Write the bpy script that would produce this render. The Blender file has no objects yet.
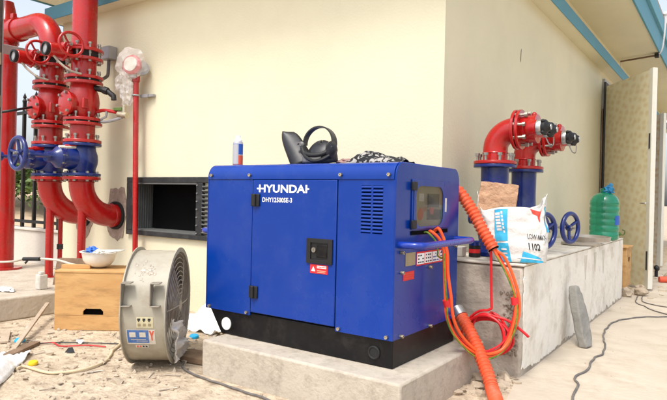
import bpy, bmesh, math, random
from mathutils import Vector as V, Matrix, noise
R = math.radians
PI = math.pi
random.seed(7)
sc = bpy.context.scene
COL = sc.collection

# ------------------------------------------------------------------ materials
def lin(c):
    return tuple((x / 12.92 if x <= .04045 else ((x + .055) / 1.055) ** 2.4) for x in c)

def mat(name, col, rough=.5, metal=0., var=.12, scale=6., bump=0., bscale=40., col2=None, amt=.5, detail=6.,
        coat=0., alpha=1., trans=0., spec=.5, dirt=None, dirt_amt=0., dirt_scale=3., ior=1.45):
    m = bpy.data.materials.new(name); m.use_nodes = True
    nt = m.node_tree; N = nt.nodes; L = nt.links
    b = N['Principled BSDF']
    tc = N.new('ShaderNodeTexCoord')
    nz = N.new('ShaderNodeTexNoise'); nz.inputs['Scale'].default_value = scale; nz.inputs['Detail'].default_value = detail
    nz.inputs['Roughness'].default_value = .6
    L.new(tc.outputs['Object'], nz.inputs['Vector'])
    rp = N.new('ShaderNodeValToRGB')
    c2 = col2 if col2 else tuple(min(1, c * (1 + var)) for c in col)
    c1 = tuple(c * (1 - var) for c in col) if not col2 else col
    rp.color_ramp.elements[0].position = .5 - amt * .35; rp.color_ramp.elements[1].position = .5 + amt * .35
    rp.color_ramp.elements[0].color = (*c1, 1); rp.color_ramp.elements[1].color = (*c2, 1)
    L.new(nz.outputs['Fac'], rp.inputs['Fac'])
    out = rp.outputs['Color']
    if dirt:
        n2 = N.new('ShaderNodeTexNoise'); n2.inputs['Scale'].default_value = dirt_scale; n2.inputs['Detail'].default_value = 9
        n2.inputs['Roughness'].default_value = .7
        L.new(tc.outputs['Object'], n2.inputs['Vector'])
        r2 = N.new('ShaderNodeValToRGB')
        r2.color_ramp.elements[0].position = .48; r2.color_ramp.elements[1].position = .68
        r2.color_ramp.elements[0].color = (0, 0, 0, 1); r2.color_ramp.elements[1].color = (dirt_amt,) * 3 + (1,)
        L.new(n2.outputs['Fac'], r2.inputs['Fac'])
        mx = N.new('ShaderNodeMixRGB'); L.new(r2.outputs['Color'], mx.inputs['Fac'])
        L.new(out, mx.inputs['Color1']); mx.inputs['Color2'].default_value = (*dirt, 1)
        out = mx.outputs['Color']
    L.new(out, b.inputs['Base Color'])
    rr = N.new('ShaderNodeMapRange'); rr.inputs['To Min'].default_value = max(0, rough - .08); rr.inputs['To Max'].default_value = min(1, rough + .1)
    L.new(nz.outputs['Fac'], rr.inputs['Value']); L.new(rr.outputs['Result'], b.inputs['Roughness'])
    b.inputs['Metallic'].default_value = metal
    b.inputs['Coat Weight'].default_value = coat; b.inputs['Coat Roughness'].default_value = .12
    b.inputs['Alpha'].default_value = alpha; b.inputs['Transmission Weight'].default_value = trans
    b.inputs['Specular IOR Level'].default_value = spec; b.inputs['IOR'].default_value = ior
    if bump:
        n3 = N.new('ShaderNodeTexNoise'); n3.inputs['Scale'].default_value = bscale; n3.inputs['Detail'].default_value = 8
        L.new(tc.outputs['Object'], n3.inputs['Vector'])
        bp = N.new('ShaderNodeBump'); bp.inputs['Strength'].default_value = min(1, bump); bp.inputs['Distance'].default_value = .02
        L.new(n3.outputs['Fac'], bp.inputs['Height']); L.new(bp.outputs['Normal'], b.inputs['Normal'])
    return m

M = {}
M['cream'] = mat('cream_plaster', (.69, .645, .47), .85, var=.045, scale=1.1, bump=.12, bscale=60, dirt=(.58, .51, .34), dirt_amt=.12, dirt_scale=.9)
M['trim'] = mat('teal_paint', (.085, .27, .36), .6, var=.06, scale=3, bump=.05)
M['trimdark'] = mat('teal_paint_lip', (.10, .31, .41), .6, var=.06, scale=3)
M['roof'] = mat('roof_concrete', (.33, .30, .27), .9, var=.15, bump=.3)
M['ground'] = mat('dusty_cement_ground', (.37, .285, .195), .95, col2=(.66, .55, .41), scale=5.5, amt=1., bump=1., bscale=26, detail=12, dirt=(.20, .145, .095), dirt_amt=.8, dirt_scale=12)
M['apron'] = mat('smooth_cement', (.42, .355, .275), .9, col2=(.60, .525, .42), scale=2.2, amt=1., bump=.3, bscale=30, detail=10, dirt=(.33, .26, .185), dirt_amt=.6, dirt_scale=2.3)
M['step'] = mat('step_concrete', (.42, .36, .28), .95, col2=(.56, .49, .40), scale=4, amt=.9, bump=.5, bscale=25, dirt=(.28, .22, .16), dirt_amt=.5, dirt_scale=5)
M['pad'] = mat('pad_concrete', (.38, .33, .265), .9, col2=(.54, .48, .395), scale=5, amt=1., bump=.25, bscale=60, dirt=(.24, .20, .155), dirt_amt=.5, dirt_scale=17)
M['lowwall'] = mat('low_wall_plaster', (.60, .56, .49), .9, var=.08, scale=3, bump=.2, dirt=(.42, .36, .28), dirt_amt=.4)
M['dirt'] = mat('dry_earth', (.42, .30, .19), 1., col2=(.56, .43, .29), scale=1.2, amt=1, bump=.8, bscale=6)
M['blue'] = mat('blue_powder_paint', (.0004, .034, .265), .25, var=.08, scale=2, coat=.0, spec=.42, dirt=(.06, .085, .20), dirt_amt=.2, dirt_scale=4, bump=.035, bscale=4)
M['bluebar'] = mat('blue_gloss_tube', (.003, .03, .30), .25, var=.05, coat=.4)
M['black'] = mat('black_paint', (.005, .005, .006), .4, var=.2, scale=9, spec=.3, dirt=(.06, .05, .045), dirt_amt=.25, dirt_scale=12)
M['rubber'] = mat('black_rubber', (.010, .010, .011), .55, var=.3, bump=.05)
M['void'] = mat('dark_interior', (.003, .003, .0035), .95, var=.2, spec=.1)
M['bolt'] = mat('zinc_bolt', (.36, .34, .30), .4, .9, var=.15, scale=40)
M['brassbolt'] = mat('yellow_zinc_bolt', (.50, .44, .33), .4, .8, var=.15, scale=40)
M['steel'] = mat('bare_steel', (.50, .50, .49), .35, .85, var=.15, scale=20)
M['white'] = mat('white_paint', (.80, .80, .78), .5, var=.03)
M['letter'] = mat('white_lettering', (.86, .87, .90), .45, var=.02)
M['red'] = mat('red_gloss_paint', (.42, .0065, .006), .26, var=.10, scale=5, coat=.3, dirt=(.26, .045, .035), dirt_amt=.45, dirt_scale=9, bump=.10, bscale=14)
M['redlabel'] = mat('red_label', (.62, .02, .025), .45, var=.05)
M['valve'] = mat('blue_valve_enamel', (.0015, .015, .14), .3, var=.12, scale=7, coat=.3, dirt=(.07, .08, .13), dirt_amt=.35, dirt_scale=9, bump=.10, bscale=16)
M['gasket'] = mat('black_gasket', (.012, .011, .011), .7, var=.2)
M['fan'] = mat('grey_fan_enamel', (.375, .345, .275), .5, var=.07, scale=4, dirt=(.21, .16, .11), dirt_amt=.5, dirt_scale=5, bump=.05)
M['fanbracket'] = mat('fan_bracket_steel', (.27, .245, .20), .5, .2, var=.15, scale=12, dirt=(.16, .11, .07), dirt_amt=.5, dirt_scale=12)
M['fanin'] = mat('fan_inside', (.23, .20, .17), .6, var=.15, dirt=(.17, .12, .08), dirt_amt=.5)
M['wire'] = mat('rusty_wire', (.40, .35, .29), .5, .3, var=.2, scale=20, dirt=(.22, .11, .06), dirt_amt=.5, dirt_scale=12)
M['stblue'] = mat('sticker_blue', (.05, .15, .42), .5, var=.1, scale=30, dirt=(.35, .33, .3), dirt_amt=.4, dirt_scale=40)
M['stcream'] = mat('sticker_cream', (.55, .50, .32), .6, var=.1, scale=30)
M['stwhite'] = mat('sticker_white', (.66, .62, .55), .6, var=.08, scale=30, dirt=(.42, .38, .32), dirt_amt=.4, dirt_scale=40)
M['stred'] = mat('sticker_red', (.66, .10, .05), .6, var=.1, scale=30)
M['ink'] = mat('black_ink', (.02, .02, .022), .6, var=.1)
M['ink2'] = mat('blue_ink', (.02, .06, .30), .6, var=.1)
M['beige'] = mat('beige_panel', (.36, .30, .18), .5, var=.06)
M['brasspl'] = mat('dull_plate', (.36, .31, .20), .45, .5, var=.1, scale=30)
M['glass'] = mat('panel_glass', (.07, .065, .05), .04, var=.03, alpha=.34, spec=.9)
M['orange'] = mat('orange_conduit', (.70, .085, .025), .5, var=.10, dirt=(.42, .19, .11), dirt_amt=.5, dirt_scale=10)
M['orangew'] = mat('orange_cable', (.85, .10, .02), .45, var=.06)
M['yelgreen'] = mat('yellow_green_wire', (.24, .25, .02), .5, col2=(.05, .16, .02), scale=30, amt=.3)
M['redcable'] = mat('red_cable', (.62, .012, .018), .42, var=.08)
M['greycable'] = mat('grey_cable', (.12, .11, .105), .6, var=.2, scale=20, dirt=(.3, .26, .2), dirt_amt=.5, dirt_scale=14)
M['palecable'] = mat('pale_cable', (.55, .50, .42), .6, var=.1, dirt=(.4, .33, .25), dirt_amt=.5, dirt_scale=14)
M['tancable'] = mat('tan_cable', (.60, .49, .32), .6, var=.12, scale=12)
M['plinth'] = mat('worn_white_plinth', (.72, .675, .585), .85, col2=(.89, .86, .79), amt=1., scale=2.2, bump=.25, bscale=30, dirt=(.42, .35, .26), dirt_amt=.6, dirt_scale=3.8)
M['plinthraw'] = mat('raw_dirty_concrete', (.32, .275, .22), .95, col2=(.58, .52, .44), scale=3.4, amt=1., bump=.55, bscale=24, detail=12, dirt=(.12, .095, .07), dirt_amt=.6, dirt_scale=3)
M['cementcap'] = mat('cement_capping', (.62, .575, .49), .9, var=.15, scale=5, bump=.4, bscale=30)
M['stain'] = mat('water_stain', (.60, .555, .47), .9, var=.12, scale=12)
M['mortar'] = mat('grey_mortar', (.25, .185, .145), .95, col2=(.38, .30, .245), scale=14, bump=.6, bscale=40)
M['ply'] = mat('plywood', (.50, .255, .075), .7, col2=(.60, .36, .14), scale=3.5, amt=.9, bump=.06, dirt=(.36, .20, .08), dirt_amt=.45, dirt_scale=9)
def grain(m, sx):
    nt = m.node_tree; N = nt.nodes; L = nt.links; tc = [n for n in N if n.type == 'TEX_COORD'][0]
    mp = N.new('ShaderNodeMapping'); mp.inputs['Scale'].default_value = sx; L.new(tc.outputs['Object'], mp.inputs['Vector'])
    for n in N:
        if n.type == 'TEX_NOISE' and n.inputs['Vector'].links: L.new(mp.outputs['Vector'], n.inputs['Vector'])
    return m
M['ply'] = mat('plywood', (.46, .235, .075), .7, col2=(.64, .40, .17), scale=4., amt=1., bump=.06, dirt=(.28, .14, .05), dirt_amt=.6, dirt_scale=6, detail=10)
grain(M['ply'], (.8, .8, 3.2))
M['plyold'] = mat('weathered_wood', (.36, .27, .19), .85, col2=(.50, .41, .31), scale=9, amt=.9, bump=.3)
M['brown'] = mat('brown_board', (.14, .085, .05), .8, col2=(.24, .16, .10), scale=8, bump=.2)
M['darkwood'] = mat('dark_post', (.022, .017, .013), .85, col2=(.06, .035, .024), scale=5, amt=.8, bump=.3)
M['postedge'] = mat('mauve_grey_and_lit_edge', (.34, .27, .26), .7, var=.12, scale=9)  # bracket paint; also colours in the lit edge of the post
M['helmet'] = mat('white_plastic', (.78, .77, .72), .3, var=.03, scale=4, dirt=(.52, .48, .40), dirt_amt=.3, dirt_scale=9)
M['clothblue'] = mat('blue_plastic', (.03, .14, .55), .45, var=.15, scale=20)
M['cyan'] = mat('cyan_plastic', (.01, .36, .66), .4, var=.08)
M['yellow'] = mat('yellow_plastic', (.75, .50, .02), .45, var=.08)
M['sack'] = mat('woven_sack', (.64, .63, .60), .65, var=.05, scale=12, bump=.25, bscale=55, dirt=(.48, .44, .39), dirt_amt=.3, dirt_scale=8)
M['sackblue'] = mat('sack_cyan_print', (.035, .37, .60), .6, var=.12, scale=30)
M['sackred'] = mat('sack_red_print', (.70, .055, .035), .6, var=.1, scale=30)
M['kraft'] = mat('kraft_paper', (.40, .23, .135), .85, col2=(.53, .34, .21), scale=14, amt=.9, bump=.8, bscale=28)
M['bottle'] = mat('green_bottle', (.016, .36, .21), .08, var=.15, scale=4, trans=.62, coat=.3)
M['bluecap'] = mat('blue_wrap', (.02, .20, .42), .3, var=.2, scale=14, bump=.3)
M['label'] = mat('blue_label', (.015, .09, .42), .4, var=.08)
M['plastic'] = mat('clear_plastic_film', (.85, .82, .79), .12, var=.05, alpha=.30, bump=.5, bscale=14, spec=1.)
M['filmwhite'] = mat('torn_white_film', (.86, .83, .78), .35, var=.06, alpha=.7, bump=.6, bscale=26)
M['sheet'] = mat('white_plastic_sheet', (.78, .77, .75), .4, var=.05, bump=.4, bscale=24)
M['gauge'] = mat('red_gauge', (.55, .05, .07), .35, var=.1)
M['grey'] = mat('grey_metal', (.36, .36, .37), .45, .35, var=.1)
M['darkgrey'] = mat('dark_grey_frame', (.024, .026, .028), .55, .2, var=.25, scale=12, dirt=(.12, .11, .10), dirt_amt=.3, dirt_scale=14)
M['lining'] = mat('grey_lining', (.13, .135, .13), .6, .2, var=.12, scale=8)
M['iron'] = mat('black_iron', (.020, .018, .018), .5, .3, var=.3)
M['leaf'] = mat('leaf_green', (.055, .11, .02), .6, col2=(.13, .19, .045), scale=2.2, amt=.9)
M['leafdry'] = mat('leaf_dry', (.20, .17, .05), .7, col2=(.12, .15, .03), scale=2.2, amt=.9)
M['bark'] = mat('bark', (.12, .085, .055), .9, var=.3, scale=10)
M['stone'] = mat('grey_stone', (.17, .165, .15), .85, col2=(.33, .32, .29), scale=7, amt=.9, bump=.6, bscale=20)
M['stonedark'] = mat('dark_stone_edge', (.085, .083, .08), .9, col2=(.15, .145, .135), scale=9, bump=.6)
M['rock'] = mat('rubble', (.24, .18, .125), .95, col2=(.58, .49, .37), scale=9, amt=1, bump=.7, bscale=18)
M['aggregate'] = mat('aggregate', (.17, .135, .10), .95, col2=(.34, .285, .22), scale=30, amt=1)
M['litter'] = mat('splinters', (.16, .11, .07), .9, col2=(.62, .55, .46), scale=6, amt=.4)
M['mask'] = mat('black_mask_plastic', (.014, .015, .018), .42, var=.25, scale=9, dirt=(.07, .07, .075), dirt_amt=.4, dirt_scale=14)
M['maskgrey'] = mat('grey_mask_shell', (.16, .155, .15), .5, var=.15)
M['gloves'] = mat('dirty_pink_fabric', (.28, .13, .12), .9, col2=(.42, .30, .27), scale=16, bump=.4)
M['can'] = mat('white_can', (.45, .45, .49), .3, .3, var=.05)
M['annex'] = mat('annex_wall', (.46, .43, .27), .85, var=.08, scale=2)
M['doorwhite'] = mat('white_door_edge', (.66, .65, .58), .5, var=.06, dirt=(.45, .36, .2), dirt_amt=.3, dirt_scale=6)
M['hinge'] = mat('black_hinge', (.03, .03, .03), .5, var=.2)
M['aluminium'] = mat('tray_metal', (.42, .38, .33), .4, .4, var=.12, dirt=(.27, .22, .17), dirt_amt=.5, dirt_scale=7)
M['rope'] = mat('white_cord', (.62, .62, .62), .7, var=.05)

def film_mat(name, base, spot, sc_=7.5):
    m = mat(name, base, .5, var=.04, scale=3); nt = m.node_tree; N = nt.nodes; L = nt.links; b = N['Principled BSDF']
    tc = N.new('ShaderNodeTexCoord'); mp = N.new('ShaderNodeMapping'); L.new(tc.outputs['UV'], mp.inputs['Vector'])
    mp.inputs['Rotation'].default_value = (0, 0, R(18)); mp.inputs['Scale'].default_value = (sc_, sc_ * 1.5, 1)
    vo = N.new('ShaderNodeTexVoronoi'); vo.inputs['Randomness'].default_value = .55; vo.inputs['Scale'].default_value = 1
    vo.voronoi_dimensions = '2D'
    L.new(mp.outputs['Vector'], vo.inputs['Vector'])
    nz = N.new('ShaderNodeTexNoise'); nz.inputs['Scale'].default_value = 16; nz.inputs['Detail'].default_value = 4
    L.new(tc.outputs['UV'], nz.inputs['Vector'])
    ad = N.new('ShaderNodeMath'); ad.operation = 'MULTIPLY_ADD'; ad.inputs[1].default_value = .8
    L.new(nz.outputs['Fac'], ad.inputs[0]); L.new(vo.outputs['Distance'], ad.inputs[2])
    rp = N.new('ShaderNodeValToRGB'); rp.color_ramp.elements[0].position = .50; rp.color_ramp.elements[1].position = .92
    rp.color_ramp.elements[0].color = (*spot, 1); rp.color_ramp.elements[1].color = (*base, 1)
    L.new(ad.outputs[0], rp.inputs['Fac']); L.new(rp.outputs['Color'], b.inputs['Base Color'])
    return m
M['film'] = film_mat('patterned_door_film', (.74, .69, .51), (.67, .57, .36), 8.0)
M['filmpale'] = film_mat('pale_patterned_film', (.66, .60, .48), (.58, .42, .27), 8)

def camo_mat():
    m = mat('black_white_cloth', (.02, .02, .02), .9, bump=.4); nt = m.node_tree; N = nt.nodes
    rp = [n for n in N if n.type == 'VALTORGB'][0]; nz = [n for n in N if n.type == 'TEX_NOISE'][0]
    nz.inputs['Scale'].default_value = 27; nz.inputs['Detail'].default_value = 1; nz.inputs['Distortion'].default_value = 1.5
    e = rp.color_ramp.elements; e[0].position = .54; e[1].position = .58
    e[0].color = (.014, .014, .016, 1); e[1].color = (.36, .34, .31, 1)
    return m
M['camo'] = camo_mat()

# ------------------------------------------------------------------ mesh builder
class MB:
    def __init__(s, T=None):
        s.bm = bmesh.new(); s.T = T
    def v(s, p):
        p = V(p)
        if s.T is not None: p = s.T @ p
        return s.bm.verts.new(p)
    def f(s, vs):
        try: return s.bm.faces.new(vs)
        except ValueError: return None
    def box(s, lo, hi):
        x0, y0, z0 = lo; x1, y1, z1 = hi
        c = [s.v((x, y, z)) for z in (z0, z1) for x, y in ((x0, y0), (x1, y0), (x1, y1), (x0, y1))]
        for q in ((3, 2, 1, 0), (4, 5, 6, 7), (0, 1, 5, 4), (1, 2, 6, 5), (2, 3, 7, 6), (3, 0, 4, 7)): s.f([c[i] for i in q])
        return s
    def obox(s, c, ax, ay, az):          # half-vectors
        c, ax, ay, az = V(c), V(ax), V(ay), V(az)
        k = [s.v(c + ax * a + ay * b + az * d) for d in (-1, 1) for a, b in ((-1, -1), (1, -1), (1, 1), (-1, 1))]
        for q in ((3, 2, 1, 0), (4, 5, 6, 7), (0, 1, 5, 4), (1, 2, 6, 5), (2, 3, 7, 6), (3, 0, 4, 7)): s.f([k[i] for i in q])
        return s
    def prism(s, pts, ext):              # pts: 3D polygon, ext: extrusion vector
        ext = V(ext)
        a = [s.v(p) for p in pts]; b = [s.v(V(p) + ext) for p in pts]
        s.f(list(reversed(a))); s.f(b)
        n = len(a)
        for i in range(n): s.f([a[i], a[(i + 1) % n], b[(i + 1) % n], b[i]])
        return s
    def frame(s, d):
        d = V(d).normalized()
        u = d.cross(V((0, 0, 1)))
        if u.length < 1e-3: u = V((1, 0, 0))
        u.normalize(); w = u.cross(d).normalized()
        return u, w
    def lathe(s, prof, c=(0, 0, 0), axis=(0, 0, 1), seg=32, close=False):
        c = V(c); d = V(axis).normalized(); u, w = s.frame(d)
        rings = []
        for r, h in prof:
            if r < 1e-5: rings.append([s.v(c + d * h)])
            else: rings.append([s.v(c + d * h + (u * math.cos(2 * PI * i / seg) + w * math.sin(2 * PI * i / seg)) * r) for i in range(seg)])
        pairs = list(zip(rings, rings[1:]))
        if close: pairs.append((rings[-1], rings[0]))
        for A, B in pairs:
            for i in range(seg):
                j = (i + 1) % seg
                if len(A) == 1 and len(B) == 1: continue
                if len(A) == 1: s.f([A[0], B[i], B[j]])
                elif len(B) == 1: s.f([A[i], A[j], B[0]])
                else: s.f([A[i], A[j], B[j], B[i]])
        return s
    def cyl(s, p0, p1, r, r2=None, seg=24):
        p0, p1 = V(p0), V(p1); h = (p1 - p0).length; r2 = r if r2 is None else r2
        return s.lathe([(0, 0), (r, 0), (r2, h), (0, h)], p0, p1 - p0, seg)
    def pipe(s, p0, p1, r, ri, seg=24):
        p0, p1 = V(p0), V(p1); h = (p1 - p0).length
        return s.lathe([(r, 0), (r, h), (ri, h), (ri, 0)], p0, p1 - p0, seg, True)
    def tube(s, pts, r, seg=8, caps=True, closed=False):
        P = [V(p) for p in pts]; n = len(P)
        rf = r if callable(r) else (lambda i: r)
        t0 = (P[1] - P[0]).normalized(); u, w = s.frame(t0); rings = []
        for i in range(n):
            if closed: t = (P[(i + 1) % n] - P[i - 1]).normalized()
            else: t = (P[min(i + 1, n - 1)] - P[max(i - 1, 0)]).normalized()
            u = (u - t * u.dot(t)).normalized(); w = t.cross(u)
            rr = rf(i)
            rings.append([s.v(P[i] + (u * math.cos(2 * PI * k / seg) + w * math.sin(2 * PI * k / seg)) * rr) for k in range(seg)])
        for i in range(n if closed else n - 1):
            A, B = rings[i], rings[(i + 1) % n]
            for k in range(seg): s.f([A[k], A[(k + 1) % seg], B[(k + 1) % seg], B[k]])
        if caps and not closed: s.f(list(reversed(rings[0]))); s.f(rings[-1])
        return s
    def torus(s, c, axis, RR, r, seg=40, sub=10):
        c = V(c); u, w = s.frame(axis)
        return s.tube([c + (u * math.cos(2 * PI * i / seg) + w * math.sin(2 * PI * i / seg)) * RR for i in range(seg)], r, sub, closed=True)
    def blob(s, c, rad, jit=.15, sub=2, freq=3., seed=0.):
        c = V(c); rad = V(rad) if hasattr(rad, '__len__') else V((rad,) * 3)
        t = bmesh.new(); bmesh.ops.create_icosphere(t, subdivisions=sub, radius=1)
        mp = {}
        for q in t.verts:
            k = 1 + jit * noise.noise(q.co * freq + V((seed, seed * 1.7, -seed)))* 2
            mp[q.index] = s.v(c + V((q.co.x * rad.x, q.co.y * rad.y, q.co.z * rad.z)) * k)
        t.verts.ensure_lookup_table()
        for fc in t.faces: s.f([mp[q.index] for q in fc.verts])
        t.free(); return s
    def grid(s, fn, nu, nv):
        g = [[s.v(fn(i / nu, j / nv)) for i in range(nu + 1)] for j in range(nv + 1)]
        for j in range(nv):
            for i in range(nu): s.f([g[j][i], g[j][i + 1], g[j + 1][i + 1], g[j + 1][i]])
        return s
    def build(s, name, m, parent=None, bevel=0., smooth=True, angle=40, loc=None, solid=0., subsurf=0, fix=True):
        if fix: bmesh.ops.recalc_face_normals(s.bm, faces=s.bm.faces)
        base = rootloc(parent) if parent else (V(loc) if loc is not None else V((0, 0, 0)))
        if loc is None and parent is None:
            vs = [q.co for q in s.bm.verts]
            base = V((sum(q.x for q in vs) / len(vs), sum(q.y for q in vs) / len(vs), min(q.z for q in vs)))
        for q in s.bm.verts: q.co -= base
        me = bpy.data.meshes.new(name); s.bm.to_mesh(me); s.bm.free()
        if smooth:
            me.polygons.foreach_set('use_smooth', [True] * len(me.polygons)); me.set_sharp_from_angle(angle=R(angle))
        ms = m if isinstance(m, (list, tuple)) else [m]
        for k in ms: me.materials.append(M[k])
        o = bpy.data.objects.new(name, me); COL.objects.link(o)
        if parent: o.parent = parent
        else: o.location = base
        if solid:
            d = o.modifiers.new('Solidify', 'SOLIDIFY'); d.thickness = solid; d.offset = 0
        if bevel:
            d = o.modifiers.new('Bevel', 'BEVEL'); d.width = bevel; d.segments = 2; d.limit_method = 'ANGLE'; d.angle_limit = R(40)
        if subsurf:
            d = o.modifiers.new('Subdivision', 'SUBSURF'); d.levels = subsurf; d.render_levels = subsurf
        return o

def rootloc(o):
    l = V((0, 0, 0))
    while o: l += o.location; o = o.parent
    return l
def tag(o, label=None, cat=None, group=None, kind=None):
    if label: o['label'] = label
    if cat: o['category'] = cat
    if group: o['group'] = group
    if kind: o['kind'] = kind
    return o
def thing(name, loc, label, cat, group=None):
    o = bpy.data.objects.new(name, None); COL.objects.link(o); o.location = loc; o.empty_display_size = .1
    return tag(o, label, cat, group)
def mesh_copy(src, name, loc, parent=None, rot=None):
    o = src.copy(); o.name = name; COL.objects.link(o)
    o.parent = parent
    o.location = V(loc) - (rootloc(parent) if parent else V((0, 0, 0)))
    if rot is not None: o.rotation_euler = rot
    return o
def crom(pts, k=8, closed=False):
    P = [V(p) for p in pts]; out = []; n = len(P)
    for i in range(n if closed else n - 1):
        if closed: a, b, c, d = P[i - 1], P[i], P[(i + 1) % n], P[(i + 2) % n]
        else: a, b, c, d = P[max(i - 1, 0)], P[i], P[i + 1], P[min(i + 2, n - 1)]
        for j in range(k):
            t = j / k
            out.append(.5 * ((2 * b) + (c - a) * t + (2 * a - 5 * b + 4 * c - d) * t * t + (3 * b - a - 3 * c + d) * t ** 3))
    if not closed: out.append(P[-1])
    return out
def arc(c, u, w, r, a0, a1, n):
    c, u, w = V(c), V(u), V(w)
    return [c + (u * math.cos(a0 + (a1 - a0) * i / n) + w * math.sin(a0 + (a1 - a0) * i / n)) * r for i in range(n + 1)]

def text_mesh(name, s, m, parent, fn, w, h, bold=.0, space=1., loc=None):
    """lettering laid on a surface: fn(x, y) maps the flat text (metres) to a point"""
    cu = bpy.data.curves.new(name, 'FONT'); cu.body = s; cu.size = 1; cu.offset = bold; cu.space_character = space; cu.resolution_u = 3
    o = bpy.data.objects.new(name, cu); COL.objects.link(o)
    dg = bpy.context.evaluated_depsgraph_get(); me = bpy.data.meshes.new_from_object(o.evaluated_get(dg))
    bpy.data.objects.remove(o); bpy.data.curves.remove(cu)
    xs = [q.co.x for q in me.vertices]; ys = [q.co.y for q in me.vertices]
    x0, x1, y0, y1 = min(xs), max(xs), min(ys), max(ys)
    base = rootloc(parent) if parent else V((0, 0, 0))
    for q in me.vertices:
        q.co = V(fn((q.co.x - x0) / (x1 - x0) * w, (q.co.y - y0) / (y1 - y0) * h)) - base
    me.materials.clear(); me.materials.append(M[m]); me.name = name
    o = bpy.data.objects.new(name, me); COL.objects.link(o)
    if parent: o.parent = parent
    return o
def patch(fn, x0, y0, x1, y1, n=6):
    """a flat print patch following a surface fn(x,y)"""
    b = MB(); b.grid(lambda a, c: fn(x0 + (x1 - x0) * a, y0 + (y1 - y0) * c), n, n); return b

# one bolt mesh shared by every flange
def bolt_proto(name, m, axis, r=.016, l=.05):
    b = MB(); a = V(axis)
    b.lathe([(0, -l), (r, -l), (r, -l + .018), (r * .6, -l + .018), (r * .6, l - .018), (r, l - .018), (r, l), (0, l)], (0, 0, 0), axis, 6)
    o = b.build(name, m, None, smooth=False, loc=(0, 0, 0)); me = o.data; bpy.data.objects.remove(o); return me
BZ = bolt_proto('bolt', 'bolt', (0, 0, 1), .0155, .046)
BX = bolt_proto('bolt', 'bolt', (1, 0, 0), .0145, .042)
BY = bolt_proto('bolt', 'bolt', (0, 1, 0), .013, .02)
BSMALL = bolt_proto('bolt', 'brassbolt', (0, 1, 0), .0092, .007)
BRIV = bolt_proto('rivet', 'grey', (0, 1, 0), .006, .005)
BSMALLX = bolt_proto('bolt', 'brassbolt', (1, 0, 0), .0088, .006)
def put(me, name, loc, parent):
    o = bpy.data.objects.new(name, me); COL.objects.link(o); o.parent = parent
    o.location = V(loc) - rootloc(parent); return o
def bolts(me, parent, c, axis, rad, n, off=.2):
    u, w = MB().frame(axis)
    for i in range(n):
        a = off + 2 * PI * i / n
        put(me, 'bolt', V(c) + (u * math.cos(a) + w * math.sin(a)) * rad, parent)

exec_order = []
# ------------------------------------------------------------------ camera
def camera():
    f, yaw, pitch, roll = 578.2, R(34.93), R(-.187), R(1.332)
    fwd = V((-math.sin(yaw) * math.cos(pitch), math.cos(yaw) * math.cos(pitch), math.sin(pitch)))
    rt = V((math.cos(yaw), math.sin(yaw), 0)); up = rt.cross(fwd)
    r2 = rt * math.cos(roll) + up * math.sin(roll); u2 = up * math.cos(roll) - rt * math.sin(roll)
    cam = bpy.data.cameras.new('camera'); o = bpy.data.objects.new('camera', cam); COL.objects.link(o)
    m = Matrix((r2, u2, -fwd)).transposed().to_4x4(); m.translation = V((1.3176, -2.4, 1.006))
    o.matrix_world = m; cam.sensor_width = 36; cam.lens = f / 667 * 36; cam.clip_end = 2000; cam.clip_start = .05
    sc.camera = o
camera()

# ------------------------------------------------------------------ light
SUN_EL, SUN_AZ = 60, (.06, -1.0)         # azimuth as a direction in the ground plane
def light():
    w = bpy.data.worlds.new('World'); sc.world = w; w.use_nodes = True
    N = w.node_tree.nodes; L = w.node_tree.links; bg = N['Background']
    sky = N.new('ShaderNodeTexSky'); sky.sky_type = 'NISHITA'; sky.sun_disc = False
    sky.sun_elevation = R(SUN_EL); d = V((SUN_AZ[0], SUN_AZ[1])).normalized()
    sky.sun_rotation = math.atan2(d.x, d.y); sky.air_density = 1.0; sky.dust_density = 4.0; sky.ozone_density = 1.
    hs = N.new('ShaderNodeHueSaturation'); hs.inputs['Saturation'].default_value = .45      # hazy tropical noon sky
    L.new(sky.outputs[0], hs.inputs['Color']); L.new(hs.outputs[0], bg.inputs['Color']); bg.inputs['Strength'].default_value = .15
    s = bpy.data.lights.new('sun', 'SUN'); s.energy = 1.05; s.angle = R(10); s.color = (1, .965, .90)
    o = bpy.data.objects.new('sun', s); COL.objects.link(o)
    ce = math.cos(R(SUN_EL)); dv = V((d.x * ce, d.y * ce, math.sin(R(SUN_EL))))
    o.rotation_euler = (-dv).to_track_quat('-Z', 'Y').to_euler(); o.location = (3, -3, 8)
    sc.view_settings.view_transform = 'Standard'; sc.view_settings.look = 'None'; sc.view_settings.gamma = 1
    sc.view_settings.use_curve_mapping = False; sc.view_settings.exposure = .95
light()

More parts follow.
